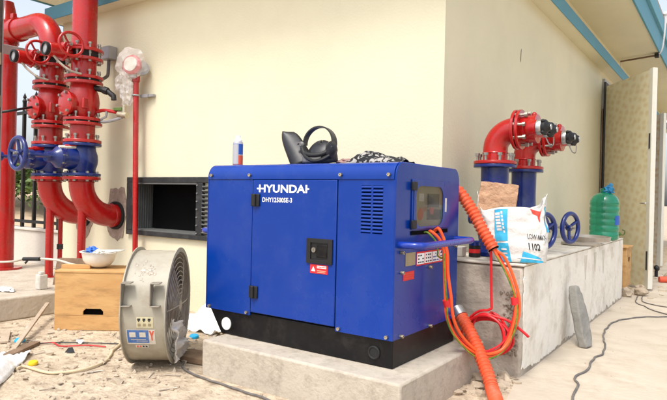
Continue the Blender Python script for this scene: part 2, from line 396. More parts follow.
# ------------------------------------------------------------------ setting
def ground():
    b = MB(); b.grid(lambda a, c: (-1500 + 3000 * a, -1500 + 3000 * c, 0), 1, 1)
    tag(b.build('ground', 'ground', loc=(0, 0, 0)), kind='structure')
    b = MB(); n = 26
    edge = [(.27, .55), (.30, .70)]
    # smooth cement apron along the plinth, ragged where it meets the dusty ground
    left = [(.31, .93), (.34, .62), (.42, .35), (.40, .05), (.47, -.4), (.44, -.9), (.5, -2.2)]
    pts = [(.31, 13.9, .004), (5, 13.9, .004), (5, -2.2, .004)] + [(x + .02 * math.sin(y * 13), y, .004) for x, y in reversed(left)]
    vs = [b.v(p) for p in pts]; b.f(vs)
    tag(b.build('path', 'apron', loc=(0, 0, 0)), kind='structure')
    b = MB(); b.box((-9, -7, 0), (-3.27, .998, .175)); b.box((-9, .998, 0), (-4.78, 3, .175))
    tag(b.build('terrace', 'step', loc=(0, 0, 0), bevel=.012), kind='structure')
    # earth bank beyond the fence
    def bank(a, c):
        x, y = -13 - 22 * a, 1.5 + 18 * c
        k = math.sin(PI * min(1, max(0, c))) ** .6 * min(1, a * 5) * min(1, (1 - a) * 4)
        return (x, y, -.02 + k * (.95 + .5 * noise.noise(V((x * .5, y * .5, 0))) + .12 * noise.noise(V((x * 2, y * 2, 3)))))
    b = MB(); b.grid(bank, 44, 44)
    tag(b.build('earth_bank', 'dirt', loc=(0, 0, 0), angle=180), kind='structure')
ground()

XW, YW = -.224, 1.0
XL = -4.64
def building():
    r = thing('pump_house', (-2.5, 4, 0), 'cream plastered single storey pump house with teal roof edge behind the blue generator', 'building')
    o0, o1, oz0, oz1 = -3.33, -2.43, .665, 1.108           # exhaust opening in the front wall
    b = MB()
    b.box((XL, YW, 0), (o0, YW + .28, 3.2)); b.box((o1, YW, 0), (XW, YW + .28, 3.2))
    b.box((o0, YW, 0), (o1, YW + .28, oz0)); b.box((o0, YW, oz1), (o1, YW + .28, 3.2))
    b.build('front_wall', 'cream', r)
    b = MB(); y0 = YW + .28
    b.box((XW - .28, y0, 0), (XW, 6.13, 3.2)); b.box((XW - .28, 8.75, 0), (XW, 14, 3.2)); b.box((XW - .28, 6.13, 2.72), (XW, 8.75, 3.2))
    b.build('side_wall', 'cream', r)
    b = MB(); b.box((XL, y0, 0), (XL + .28, 14, 3.2)); b.build('end_wall', 'cream', r)
    b = MB(); b.box((XL + .28, 13.7, 0), (XW - .28, 14, 3.2)); b.build('back_wall', 'cream', r)
    # roof, soffit and fascia
    ov = .575; ovl = .69
    b = MB(); b.box((XL - ovl, YW - ov, 3.2), (XW + ov, 14.6, 3.6)); b.build('soffit', 'cream', r)
    b = MB(); b.box((XL - ovl - .05, YW - ov - .05, 3.665), (XW + ov + .05, 14.65, 3.72)); b.build('roof', 'roof', r)
    def fascia(p, q, nm):
        b = MB(); b.box(p, q); f = b.build('fascia', 'trim', r, bevel=.004); return f
    t = .022
    fascia((XL - ovl - t, YW - ov - t, 3.185), (XW + ov + t, YW - ov - .001, 3.46), 0)
    f1 = fascia((XW + ov + .001, YW - ov + .001, 3.185), (XW + ov + t, 14.6, 3.46), 0)
    fascia((XL - ovl - t, YW - ov + .001, 3.185), (XL - ovl - .001, 14.6, 3.46), 0)
    b = MB(); b.box((XL - ovl - .06, YW - ov - .06, 3.462), (XW + ov + .06, YW - ov - .003, 3.66))
    b.box((XW + ov + .003, YW - ov - .003, 3.462), (XW + ov + .06, 14.62, 3.66)); b.box((XL - ovl - .06, YW - ov - .003, 3.462), (XL - ovl - .003, 14.62, 3.66))
    b.build('roof_lip', 'trimdark', r, bevel=.006)
    # cornice running round the wall: cream ledge with a teal front
    p = .15
    b = MB(); b.box((XL - .07, YW - p, 2.803), (XW + p, YW - .001, 2.93)); b.box((XW + .001, YW - .001, 2.803), (XW + p, 14, 2.93)); b.box((XL - .07, YW - .001, 2.803), (XL - .001, 14, 2.93))
    b.build('cornice', 'cream', r)
    b = MB(); q = p + .012
    b.box((XL - .082, YW - q, 2.797), (XW + q, YW - p - .001, 2.934)); b.box((XW + p + .001, YW - p - .001, 2.797), (XW + q, 14, 2.934)); b.box((XL - .082, YW - p - .001, 2.797), (XL - .071, 14, 2.934))
    b.build('cornice_band', 'trim', r, bevel=.004)
    # exhaust opening: dark steel frame, lined recess, louvre fins
    b = MB()
    b.box((-3.425, .965, .622), (-2.18, .999, .664)); b.box((-3.425, .965, 1.109), (-2.18, .999, 1.158))
    b.box((-3.425, .965, .664), (-3.332, .999, 1.109)); b.box((-2.462, .965, .664), (-2.385, .999, 1.109)); b.box((-2.225, .965, .664), (-2.18, .999, 1.109))
    fr = b.build('window_frame', 'darkgrey', r, bevel=.004)
    for z in [.68 + i * .068 for i in range(7)]:
        put(BRIV, 'rivet', (-2.44, .964, z), fr)
    b = MB(); b.box((o0 - .001, YW - .03, oz0), (o0 + .012, YW + .185, oz1)); b.box((o0 + .012, YW - .03, oz0), (-2.44, YW + .185, oz0 + .012)); b.box((o0 + .012, YW - .03, oz1 - .012), (-2.44, YW + .185, oz1))
    for i in range(7):
        y = 1.0 + i * .026; b.box((o0 + .012, y, oz0 + .014), (o0 + .016, y + .008, oz1 - .014))
    b.build('window_reveal', 'lining', fr)
    b = MB(); b.box((o0 + .012, YW + .187, oz0 + .01), (-2.43, YW + .2, oz1 - .01)); b.build('dark_backing', 'void', fr)  # near-black sheet stands in for the unlit depth of the opening
    b = MB()
    for i in range(12):
        z = .68 + i * .0355; b.obox((-2.305, .975, z), (.078, 0, 0), (0, .016, -.010), (0, .0015, .003))
    b.build('louvre', 'lining', fr)
    # rough mortar round the two pipe sleeves
    for (x, z, sd) in ((-3.616, .80, 1.), (-4.16, .80, 5.)):
        n = 26; pts = []
        for i in range(n):
            a = 2 * PI * i / n; k = .17 + .07 * noise.noise(V((math.cos(a) * 1.6, math.sin(a) * 1.6, sd))) + .02 * random.random()
            pts.append((x + math.cos(a) * k * .95, YW - .001, z + math.sin(a) * k * 1.45 + .01))
        MB().prism(pts, (0, -.006, 0)).build('mortar_patch', 'mortar', r)
        MB().pipe((x, YW - .03, z - .01), (x, YW - .002, z - .01), .135, .112).build('pipe_sleeve', 'gasket', r)
    b = MB(); b.obox((XW + .001, 2.55, 2.26), (.001, 0, 0), (0, .006, .01), (0, .004, .05)); b.build('crack', 'ink', r)
    # doorway lining and two leaves
    b = MB(); b.box((XW - .28, 6.135, .0), (XW + .035, 6.165, 2.715)); b.box((XW - .28, 8.715, 0), (XW + .035, 8.745, 2.715)); b.box((XW - .28, 6.165, 2.685), (XW + .035, 8.715, 2.715))
    b.build('door_frame', 'grey', r, bevel=.004)
    def leaf(p0, p1, zt, m, z0=.03):
        p0, p1 = V((*p0, 0)), V((*p1, 0)); d = (p1 - p0).normalized(); n = V((d.y, -d.x, 0)); w = (p1 - p0).length; th = .045
        b = MB()
        def quad(pts, uv):
            vs = [b.v(q) for q in pts]; f = b.f(vs)
            return f
        b.prism([p0 + n * th / 2 + d * .004 + V((0, 0, z0)), p1 - d * .075 + n * th / 2 + V((0, 0, z0)), p1 - d * .075 + n * th / 2 + V((0, 0, zt)), p0 + n * th / 2 + d * .004 + V((0, 0, zt))], -n * th)
        uv = b.bm.loops.layers.uv.new('UVMap')
        for f in b.bm.faces:
            for lp in f.loops: lp[uv].uv = ((lp.vert.co - p0).dot(d), lp.vert.co.z)
        o = b.build('door', m, r)
        e = MB(); e.prism([p1 - d * .074 + n * (th / 2 + .006) + V((0, 0, z0)), p1 + n * (th / 2 + .006) + V((0, 0, z0)), p1 + n * (th / 2 + .006) + V((0, 0, zt + .012)), p1 - d * .074 + n * (th / 2 + .006) + V((0, 0, zt + .012))], -n * (th + .012))
        e.build('door_edge', 'doorwhite', o, bevel=.003)
        return o, d, n, p1
    o, d, n, p1 = leaf((-.185, 6.16), (.505, 5.24), 2.60, 'film')
    tag(o, 'open door leaf wrapped in ochre patterned film')
    for z in (.36, 1.76):
        b = MB(); b.obox(p1 + n * .03 - d * .035 + V((0, 0, z)), d * .012, n * .004, (0, 0, .11 if z < 1 else .09)); b.build('latch', 'hinge', o)
    b = MB(); b.cyl((-.18, 6.10, .05), (-.18, 6.10, 2.66), .014, seg=10); b.build('hinge', 'hinge', o)
    b = MB(); b.box((-.215, 6.09, .7), (-.200, 6.125, 2.3)); b.build('door_seal', 'sackred' if False else 'brown', o)
    b = MB()
    b.tube(crom([p1 + n * .05 - d * .02 + V((0, 0, 1.03)), p1 + n * .075 - d * .025 + V((0, 0, 1.03)), p1 + n * .075 - d * .11 + V((0, 0, 1.03))]), .009); b.build('handle', 'steel', o)
    o, d, n, p1 = leaf((-.185, 8.72), (.33, 8.35), 2.50, 'filmpale')
    tag(o, 'far open door leaf in pale patterned film')
building()

def annex():
    r = thing('compound_wall', (3, 13, 0), 'dull green beige wall at the far end of the yard beyond the doors', 'wall')
    MB().box((.36, 14.7, 0), (8, 14.9, 2.9)).build('wall_panel', 'annex', r)
    MB().box((.33, 14.67, 2.9), (8.03, 14.93, 2.98)).build('coping', 'cementcap', r)
annex()

def low_wall_and_fence():
    r = thing('low_wall', (-7, 1.1, .175), 'pale rendered low wall under the black railings beside the pump house', 'wall')
    MB().box((-9.5, 1.08, .17), (XL - .01, 1.2, .55)).build('wall_panel', 'lowwall', r, bevel=.01)
    MB().box((-9.5, 1.06, .551), (XL - .01, 1.22, .578)).build('coping', 'lowwall', r, bevel=.006)
    r = thing('iron_fence', (-7, 1.14, .578), 'black iron railings with pointed bars on top of the low wall', 'fence')
    MB().box((-9.5, 1.125, .63), (XL - .012, 1.155, .665)).build('rail', 'iron', r)
    MB().box((-9.5, 1.125, 1.92), (XL - .012, 1.155, 1.955)).build('rail', 'iron', r)
    x = -5.16 + .263
    while x > -9.4:
        MB().box((x - .017, 1.1235, .579), (x + .017, 1.1565, 2.06)).lathe([(.024, 0), (.028, .02), (.012, .045), (.022, .065), (0, .12)], (x, 1.14, 2.06), (0, 0, 1), 8).build('baluster', 'iron', r)
        x -= .263
low_wall_and_fence()

def bush(x, y, z, w, h, label, m, n=1500, seed=1):
    rnd = random.Random(seed)
    r = thing('bush', (x, y, z), label, 'bush', 'bushes beyond the railings')
    b = MB(); cl = [(V((x + rnd.uniform(-w, w) * .8, y + rnd.uniform(-w, w) * .8, z + h * rnd.uniform(.3, .9))), rnd.uniform(.25, .5) * w) for _ in range(14)]
    for i in range(n):
        c, rad = rnd.choice(cl); d = V((rnd.gauss(0, 1), rnd.gauss(0, 1), rnd.gauss(0, .8))).normalized() * rad * rnd.random() ** .4
        p = c + d; a = V((rnd.uniform(-1, 1), rnd.uniform(-1, 1), rnd.uniform(-.6, .6))).normalized(); t = a.cross(V((rnd.uniform(-1, 1), rnd.uniform(-1, 1), rnd.uniform(-1, 1)))).normalized()
        s = rnd.uniform(.06, .13)
        b.f([b.v(p - a * s), b.v(p + t * s * .4), b.v(p + a * s), b.v(p - t * s * .4)])
    b.build('foliage', m, r, smooth=False, fix=False)
    b = MB()
    for c, rad in cl[:7]: b.tube(crom([(x, y, z - .1), (x + (c.x - x) * .3, y + (c.y - y) * .3, z + (c.z - z) * .5), c], 4), lambda i: .045 - .003 * i, 6)
    b.build('stem', 'bark', r)
bush(-16.6, 6.1, .72, 1.3, 1.35, 'dense green bush seen just right of the tall left pipe', 'leaf', 2600, 3)
bush(-15.2, 7.0, .8, 1.2, 1.0, 'lower green bush on the bank between the fire risers', 'leaf', 2200, 5)
bush(-18.6, 5.2, .6, 1.3, 1.5, 'dry yellowish bush behind the blue handwheel', 'leafdry', 2000, 8)
bush(-14.6, 9.0, .7, 1.2, 1.2, 'green bush nearest the corner of the pump house', 'leaf', 2000, 11)

# ------------------------------------------------------------------ generator
def generator():
    g = thing('generator', (-.63, .375, .2), 'blue silenced diesel generator on a black base standing on the concrete pad', 'generator')
    L, D, zb, zp, zs, zt = -1.265, .75, .2, .336, 1.112, 1.187
    # black base with the cut-back left end
    b = MB(); b.prism([(L + .012, .012, zp + .012), (L + .115, .012, zb), (-.006, .012, zb), (-.006, .012, zp + .012)], (0, D - .024, 0))
    base = b.build('base_frame', 'black', g, bevel=.006)
    b = MB(); b.lathe([(0, .0), (.036, 0), (.036, .006), (0, .006)], (-1.104, .0055, .262), (0, 1, 0), 24); b.build('plug', 'white', base)
    b = MB(); b.torus((-.106, .009, .265), (0, 1, 0), .028, .006, 24, 8); b.lathe([(0, 0), (.026, 0), (.026, .004), (0, .004)], (-.106, .0075, .265), (0, 1, 0), 20)
    b.build('lifting_hole', 'rubber', base)
    # shell behind the panels
    b = MB(); b.box((L + .006, .012, zp + .013), (-.006, D - .012, zs - .004)); b.build('inner_shell', 'void', g)
    b = MB(); b.box((L, 0, zp), (-.914, .011, zs - .002)); b.build('front_panel', 'blue', g, bevel=.003)
    # right front panel with real louvre slots
    b = MB(); x0, x1 = -.330, -.0015
    b.box((x0, 0, zp), (-.192, .011, zs - .002)); b.box((-.070, 0, zp), (x1, .011, zs - .002)); b.box((-.136, 0, .838), (-.126, .011, 1.072))
    b.box((-.192, 0, zp), (-.070, .011, .838)); b.box((-.192, 0, 1.072), (-.070, .011, zs - .002))
    for a, c in ((-.192, -.136), (-.126, -.070)):
        n = 13
        for i in range(n):
            z = .838 + (1.072 - .838) * (i + .5) / n
            b.obox(((a + c) / 2, .006, z), ((c - a) / 2, 0, 0), (0, .006, -.003), (0, .002, .0042))
    b.build('front_panel', 'blue', g)
    b = MB(); b.box((-.2, .02, .83), (-.06, .024, 1.08)); b.build('vent_backing', 'void', g)
    b = MB(); b.box((-.908, -.004, .357), (-.336, .010, 1.099)); door = b.build('door', 'blue', g, bevel=.004)
    for z in (.985, .473):
        b = MB(); b.box((-.912, -.016, z - .034), (-.852, -.0045, z + .034)); b.cyl((-.882, -.020, z - .034), (-.882, -.020, z + .034), .010, seg=12); b.build('hinge', 'rubber', door, bevel=.003)
    # recessed paddle latch
    b = MB(); x0, x1, z0, z1 = -.515, -.352, .667, .796
    b.box((x0, -.013, z0), (x0 + .026, -.005, z1)); b.box((x1 - .026, -.013, z0), (x1, -.005, z1)); b.box((x0 + .026, -.013, z0), (x1 - .026, -.005, z0 + .022)); b.box((x0 + .026, -.013, z1 - .022), (x1 - .026, -.005, z1))
    b.box((x0 + .026, -.0065, z0 + .022), (x1 - .026, -.0045, z1 - .022)); lt = b.build('latch', 'rubber', door, bevel=.004)
    b = MB(); b.box((-.452, -.011, .70), (-.386, -.007, .765)); b.build('paddle', 'black', lt, bevel=.003)
    b = MB(); b.lathe([(0, 0), (.013, 0), (.013, .008), (0, .008)], (-.468, -.0145, .737), (0, 1, 0), 16); b.box((-.4695, -.0165, .729), (-.4665, -.0144, .745)); b.build('key_lock', 'bolt', lt)
    b = MB(); b.box((-.492, -.0062, .616), (-.381, -.0045, .662)); wl = b.build('warning_label', 'redlabel', door)
    b = MB(); b.prism([(-.484, -.0065, .627), (-.458, -.0065, .627), (-.471, -.0065, .651)], (0, -.0008, 0)); b.build('warning_mark', 'letter', wl)
    b = MB(); b.box((-.447, -.0073, .644), (-.390, -.0066, .657)); b.build('label_strip', 'letter', wl)
    b = MB(); [b.box((-.444 + .009 * i, -.0078, .648), (-.438 + .009 * i, -.0074, .653)) for i in range(6)]; b.build('label_text', 'redlabel', wl)
    b = MB(); [b.box((-.447, -.0072, .622 + .008 * i), (-.395 + .004 * (i % 2), -.0066, .6245 + .008 * i)) for i in range(2)]; b.build('label_text', 'stcream', wl)
    # brand lettering
    text_mesh('lettering', 'HYUNDAI', 'letter', door, lambda x, y: (-.861 + x, -.0052, 1.0285 + y), .337, .043, bold=.028, space=1.02)
    b = MB(); b.box((-.876, -.0056, 1.046), (-.860, -.005, 1.054)); b.box((-.526, -.0056, 1.046), (-.511, -.005, 1.054)); b.build('lettering', 'letter', door)
    text_mesh('lettering', 'DHY12500SE-3', 'letter', door, lambda x, y: (-.834 + x, -.0052, .976 + y), .21, .0255, bold=.016, space=1.02)
    # hood: rounded front and rear edges, sits 4 mm proud with its skirt
    def hood_prof(r=.068, o=.005):
        pts = [(-o, zs - .012 + .0)]
        pts += [(-o + r * .9 * (1 - math.cos(a)), zt - r + r * math.sin(a)) for a in [i * PI / 2 / 8 for i in range(9)]]
        pts += [(D + o - r * .9 * (1 - math.sin(a)), zt - r + r * math.cos(a)) for a in [i * PI / 2 / 8 for i in range(9)]]
        pts += [(D + o, zs - .012)]
        return pts
    b = MB(); b.prism([(L - .002, y, z) for y, z in hood_prof()], (-L - .010 + .002, 0, 0)); b.build('hood', 'blue', g, bevel=.003, angle=30)
    for x in (-1.234, -.928, -.312, -.035): put(BSMALL, 'bolt', (x, -.008, 1.124), g)
    for x in (-1.234, -.935, -.307, -.032): put(BSMALL, 'bolt', (x, -.003, .352), g)
    # right end plate, its door, window and fittings (facing +X)
    X = .0
    pr = hood_prof(.075, .002)
    b = MB()
    pts = [(X - .009, .0, zp)] + [(X - .009, y, z + .001) for y, z in pr] + [(X - .009, D, zp)]
    b.prism(pts, (.009, 0, 0)); b.build('end_panel', 'blue', g, bevel=.004, angle=30)
    b = MB(); b.prism([(L - .009, .0, zp)] + [(L - .009, y, z + .001) for y, z in pr] + [(L - .009, D, zp)], (.0085, 0, 0)); b.build('end_panel', 'blue', g, bevel=.004, angle=30)
    b = MB(); b.box((L, D - .011, zp), (-.0095, D, zs - .002)); b.build('rear_panel', 'blue', g)
    y0, y1, z0, z1 = .155, .602, .858, 1.110
    wy0, wy1, wz0, wz1 = .190, .512, .873, 1.082
    b = MB()   # door plate with an opening for the window, raised 5 mm
    b.box((X + .0015, y0, z0), (X + .007, wy0 - .02, z1)); b.box((X + .0015, wy1 + .02, z0), (X + .007, y1, z1)); b.box((X + .0015, wy0 - .02, z0), (X + .007, wy1 + .02, wz0 - .012 + .004)); b.box((X + .0015, wy0 - .02, wz1), (X + .007, wy1 + .02, z1))
    cd = b.build('control_door', 'blue', g, bevel=.002)
    # rounded window surround
    def rr(y0, y1, z0, z1, r, n=6):
        out = []
        for cy, cz, a0 in ((y1 - r, z1 - r, 0), (y0 + r, z1 - r, PI / 2), (y0 + r, z0 + r, PI), (y1 - r, z0 + r, 1.5 * PI)):
            out += [(cy + r * math.cos(a0 + PI / 2 * i / n), cz + r * math.sin(a0 + PI / 2 * i / n)) for i in range(n + 1)]
        return out
    A = rr(wy0 - .022, wy1 + .022, wz0 - .01, wz1 + .002, .004); B = rr(wy0, wy1, wz0, wz1 - .004, .055)
    b = MB(); va = [b.v((X + .0072, y, z)) for y, z in A]; vb = [b.v((X + .0072, y, z)) for y, z in B]; vc = [b.v((X + .0105, y, z)) for y, z in A]; vd = [b.v((X + .0105, y, z)) for y, z in B]
    for i in range(len(A)):
        j = (i + 1) % len(A)
        for q in ((va[i], va[j], vb[j], vb[i]), (vc[i], vd[i], vd[j], vc[j]), (va[i], vc[i], vc[j], va[j]), (vb[i], vb[j], vd[j], vd[i])): b.f(list(q))
    b.build('window_surround', 'blue', cd)
    b = MB(); b.prism([(X + .0062, y, z) for y, z in B], (.002, 0, 0)); b.build('window_pane', 'glass', cd)
    # control panel behind the glass
    b = MB(); b.box((X + .0004, wy0 - .015, wz0 - .006), (X + .0013, wy1 + .015, wz1)); cp = b.build('control_panel', 'beige', g)
    b = MB(); b.box((X + .0016, .335, .97), (X + .0056, .47, 1.04)); b.build('gauge', 'rubber', cp)
    b = MB(); b.box((X + .0016, .33, .905), (X + .004, .50, .958)); b.build('meter', 'darkgrey', cp)
    b = MB(); b.lathe([(0, 0), (.022, 0), (.024, .003), (0, .0045)], (X + .0014, .385, .955), (1, 0, 0), 18); b.build('stop_button', 'redlabel', cp)
    b = MB(); b.lathe([(0, 0), (.032, 0), (.030, .003), (0, .0045)], (X + .0014, .255, .935), (1, 0, 0), 18); b.build('socket', 'stred', cp)
    b = MB(); b.box((X + .0016, .235, 1.0), (X + .003, .29, 1.04)); b.build('plate', 'stwhite', cp)
    for z in (1.075, .885):
        b = MB(); b.box((X + .0075, .138, z - .021), (X + .022, .182, z + .021)); b.build('hinge', 'rubber', cd, bevel=.003)
    b = MB(); b.box((X + .0073, .540, .945), (X + .0082, .562, 1.02)); b.build('label_strip', 'stwhite', cd)
    b = MB(); b.box((X + .0008, .155, .832), (X + .0045, .59, .852)); b.build('cable_slot', 'void', g)
    # stickers
    b = MB(); b.box((X + .0005, .108, .682), (X + .0025, .212, .746)); b.build('data_plate', 'brasspl', g)
    b = MB(); b.box((X + .0005, .224, .674), (X + .0024, .588, .744)); st = b.build('safety_sticker', 'redlabel', g)
    for i in range(4):
        a = .231 + i * .089; b = MB(); b.box((X + .0026, a, .681), (X + .0032, a + .081, .736)); w = b.build('sticker_cell', 'letter', st)
        b = MB()
        for k in range(3):
            for q in range(3): 
                if random.random() < .85: b.box((X + .0034, a + .008 + q * .024, .687 + k * .017), (X + .004, a + .008 + q * .024 + random.uniform(.010, .02), .694 + k * .017))
        b.build('sticker_print', 'ink' if i != 2 else 'ink2', st)
    b = MB(); b.box((X + .0034, .513, .722), (X + .0044, .573, .735)); b.build('sticker_print', 'ink2', st)
    b = MB(); b.box((X + .0005, .088, .612), (X + .0022, .202, .654)); rl = b.build('warning_label', 'redlabel', g)
    b = MB(); [b.box((X + .0024, .1 + .012 * (i % 2), .620 + i * .011), (X + .003, .19 - .02 * (i % 2), .6235 + i * .011)) for i in range(3)]; b.build('label_text', 'stred', rl)
    for y, z in ((.062, .752), (.067, .655), (.375, .657), (.072, .349), (.392, .347), (.70, .75), (.70, .35)): put(BSMALLX, 'bolt', (X + .006, y, z), g)
    # tubular handles on both ends
    for s, x in ((1, 0.), (-1, L)):
        k = .115; z = .79
        pts = crom([(x - s * .004, .045, z), (x + s * .05, .045, z), (x + s * .095, .06, z), (x + s * k, .11, z), (x + s * k, .375, z), (x + s * k, .64, z), (x + s * .095, .69, z), (x + s * .05, .705, z), (x - s * .004, .705, z)], 6)
        b = MB(); b.tube(pts, .0172, 14); b.build('handle', 'bluebar', g)
    return g
generator()

def pad():
    b = MB(); b.box((-1.122, -.16, -.03), (.132, .86, .1995))
    o = b.build('concrete_pad', 'pad', loc=(-.5, .35, 0), bevel=.012)
    tag(o, 'low cast concrete pad carrying the blue generator', 'concrete pad')
pad()

# ------------------------------------------------------------------ things on the generator hood
ZT = 1.1885
def hood_things():
    r = thing('spray_can', (-1.132, .1, ZT), 'slim white and blue spray can standing on the left end of the generator', 'spray can')
    c = (-1.132, .1, ZT)
    b = MB(); b.lathe([(0, 0), (.028, 0), (.030, .004), (.030, .133), (.027, .140), (0, .140)], c, (0, 0, 1), 28); b.build('body', 'can', r)
    b = MB(); b.lathe([(.0304, .004), (.0304, .058), (.0298, .058), (.0298, .004)], c, (0, 0, 1), 28, True); b.build('label_band', 'stred', r)
    b = MB(); b.lathe([(.0304, .064), (.0304, .126), (.0298, .126), (.0298, .064)], c, (0, 0, 1), 28, True); b.build('label_band', 'label', r)
    b = MB(); b.grid(lambda a, d: V(c) + V((.0309 * math.cos(-2.45 + a * 1.75), .0309 * math.sin(-2.45 + a * 1.75), .006 + d * .118)), 8, 3); b.build('label_field', 'can', r)
    b = MB(); b.lathe([(0, .141), (.024, .141), (.024, .150), (.016, .156), (.014, .163), (.014, .176), (0, .178)], c, (0, 0, 1), 20); b.build('cap', 'letter', r)
    # black protective mask with head band
    r = thing('face_mask', (-.70, .25, ZT), 'black protective face mask with an upright headband loop on the generator', 'mask')
    # long shield leaning to the left: a curved plate
    def shield(a, d):
        w = .072 * (1 - .30 * d) * math.sqrt(max(.0, 1 - d ** 9) + .0004)
        t = (a - .5) * 2
        base = V((-.745, .22, ZT + .004)); up = V((-.150, .03, .195)); side = V((.74, .34, .58)).normalized() * 1.
        side = V((.86, .35, .36)).normalized()
        return base + up * d + side * (w * t) + V((-.35, -.93, .1)) * (.035 * (1 - t * t)) + V((.02, 0, .0))
    b = MB(); b.grid(shield, 14, 18); b.build('shield', 'mask', r, solid=.007, angle=180)
    b = MB(); b.blob((-.775, .235, ZT + .035), (.055, .045, .035), .12, 3, 2, 4); b.build('lower_shell', 'mask', r)
    # right-hand shell: half dome with a paler filter plate
    def dome(a, d):
        th = PI * (a * 1.15 - .08); ph = PI * .5 * d
        return V((-.615 + .098 * math.cos(th) * math.cos(ph * .98), .245 - .075 * math.sin(th) * math.cos(ph * .98), ZT + .052 + .082 * math.sin(ph) - .045 * (1 - d) ** 2 + .008 * math.cos(2 * th)))
    b = MB(); b.grid(dome, 22, 10); b.build('shell', 'mask', r, solid=.006, angle=180)
    b = MB(); b.tube(crom([(-.712, .205, ZT + .105), (-.69, .165, ZT + .072), (-.62, .148, ZT + .052), (-.55, .165, ZT + .06), (-.515, .20, ZT + .098)], 6), .013, 10); b.build('seal_rim', 'rubber', r)
    b = MB(); b.grid(lambda a, d: V((-.685 + .125 * a, .158 - .012 * math.sin(PI * a), ZT + .012 + .045 * d - .012 * a * d)), 8, 4); b.build('filter_plate', 'maskgrey', r, solid=.006)
    b = MB(); b.tube(crom([(-.70, .165, ZT + .095), (-.655, .145, ZT + .045), (-.60, .14, ZT + .02), (-.55, .15, ZT + .026), (-.52, .18, ZT + .05)], 6), .010, 8); b.build('strap', 'rubber', r)
    # headband: flat band bent in an arch
    A = arc((-.628, .235, ZT + .125), (1, .12, 0), (0, .05, 1), .094, -.28, PI + .1, 26)
    b = MB(); rows = []
    for i, p in enumerate(A):
        nrm = (p - V((-.628, .235, ZT + .125))).normalized(); sd = V((0, 1, 0)) - nrm * nrm.y; sd.normalize()
        w = .015 + .006 * abs(math.cos(PI * i / 26)) + .008 * (1 - i / 26)
        rows.append([b.v(p + sd * w * q + nrm * t) for q, t in ((-1, -.004), (1, -.004), (1, .004), (-1, .004))])
    for i in range(len(rows) - 1):
        for k in range(4): b.f([rows[i][k], rows[i][(k + 1) % 4], rows[i + 1][(k + 1) % 4], rows[i + 1][k]])
    b.f(rows[0]); b.f(rows[-1]); b.build('headband', 'mask', r)
    b = MB(); b.lathe([(0, 0), (.016, 0), (.018, .010), (.010, .018), (0, .018)], (-.722, .20, ZT + .118), (-.2, -1, 0), 14); b.lathe([(0, 0), (.008, 0), (.008, .02), (0, .02)], (-.745, .20, ZT + .125), (-.2, -1, 0), 10); b.build('pivot_knob', 'maskgrey', r)
    b = MB(); b.blob((-.53, .21, ZT + .085), (.028, .045, .05), .15, 2, 2, 9); b.build('ear_pad', 'mask', r)
    # gloves and scarf
    b = MB(); b.blob((-.465, .27, ZT + .018), (.065, .035, .018), .25, 3, 2.5, 3); b.blob((-.425, .26, ZT + .016), (.03, .022, .016), .2, 2, 3, 6)
    tag(b.build('work_glove', 'gloves'), 'dirty pinkish work glove between the face mask and the scarf', 'glove')
    def scarf(a, d):
        t = (d - .5) * 2; x = -.435 + .335 * a
        hgt = .068 * math.exp(-((a - .30) / .26) ** 2) + .030 * math.exp(-((a - .75) / .25) ** 2) + .006
        n = noise.noise(V((a * 7, d * 4, 2))) * .02 + noise.noise(V((a * 15, d * 9, 5))) * .009
        return V((x, .30 + t * .10, ZT + .003 + max(0, (hgt + n) * (1 - t * t) ** .7)))
    b = MB(); b.grid(scarf, 54, 26)
    tag(b.build('scarf', 'camo', solid=.004, angle=180), 'crumpled black and white patterned scarf on the right end of the hood', 'scarf')
hood_things()

# ------------------------------------------------------------------ red risers on the left
def flange(r, c, axis, rad, th, m, rb=None, me=None, n=8, name='flange'):
    c = V(c); a = V(axis).normalized()
    b = MB(); b.lathe([(0, -th / 2), (rad, -th / 2), (rad, th / 2), (0, th / 2)], c, a, 40)
    o = b.build(name, m, r, bevel=.004)
    if me: bolts(me, o, c + a * (th / 2 + .004), a, rb, n)
    return o
def handwheel(r, c, axis, RR, tr, m, spokes=3, name='handwheel', off=.5, dish=.03):
    c = V(c); b = MB(); u, w = b.frame(axis); a = V(axis).normalized()
    b.torus(c, axis, RR, tr, 44, 10)
    for i in range(spokes):
        t = off + 2 * PI * i / spokes; d = u * math.cos(t) + w * math.sin(t)
        b.tube([c - a * dish + d * RR * .12, c - a * dish * .8 + d * RR * .5, c + d * RR * .97], tr * .72, 8)
    b.lathe([(0, -dish - .016), (RR * .2, -dish - .016), (RR * .2, -dish + .018), (0, -dish + .018)], c, axis, 16)
    h = b.build(name, m, r)
    b = MB(); b.cyl(c - a * (dish - .018), c - a * (dish - .045), RR * .1, seg=6); b.build('nut', 'bolt', h, smooth=False)
    return h
YR = .622
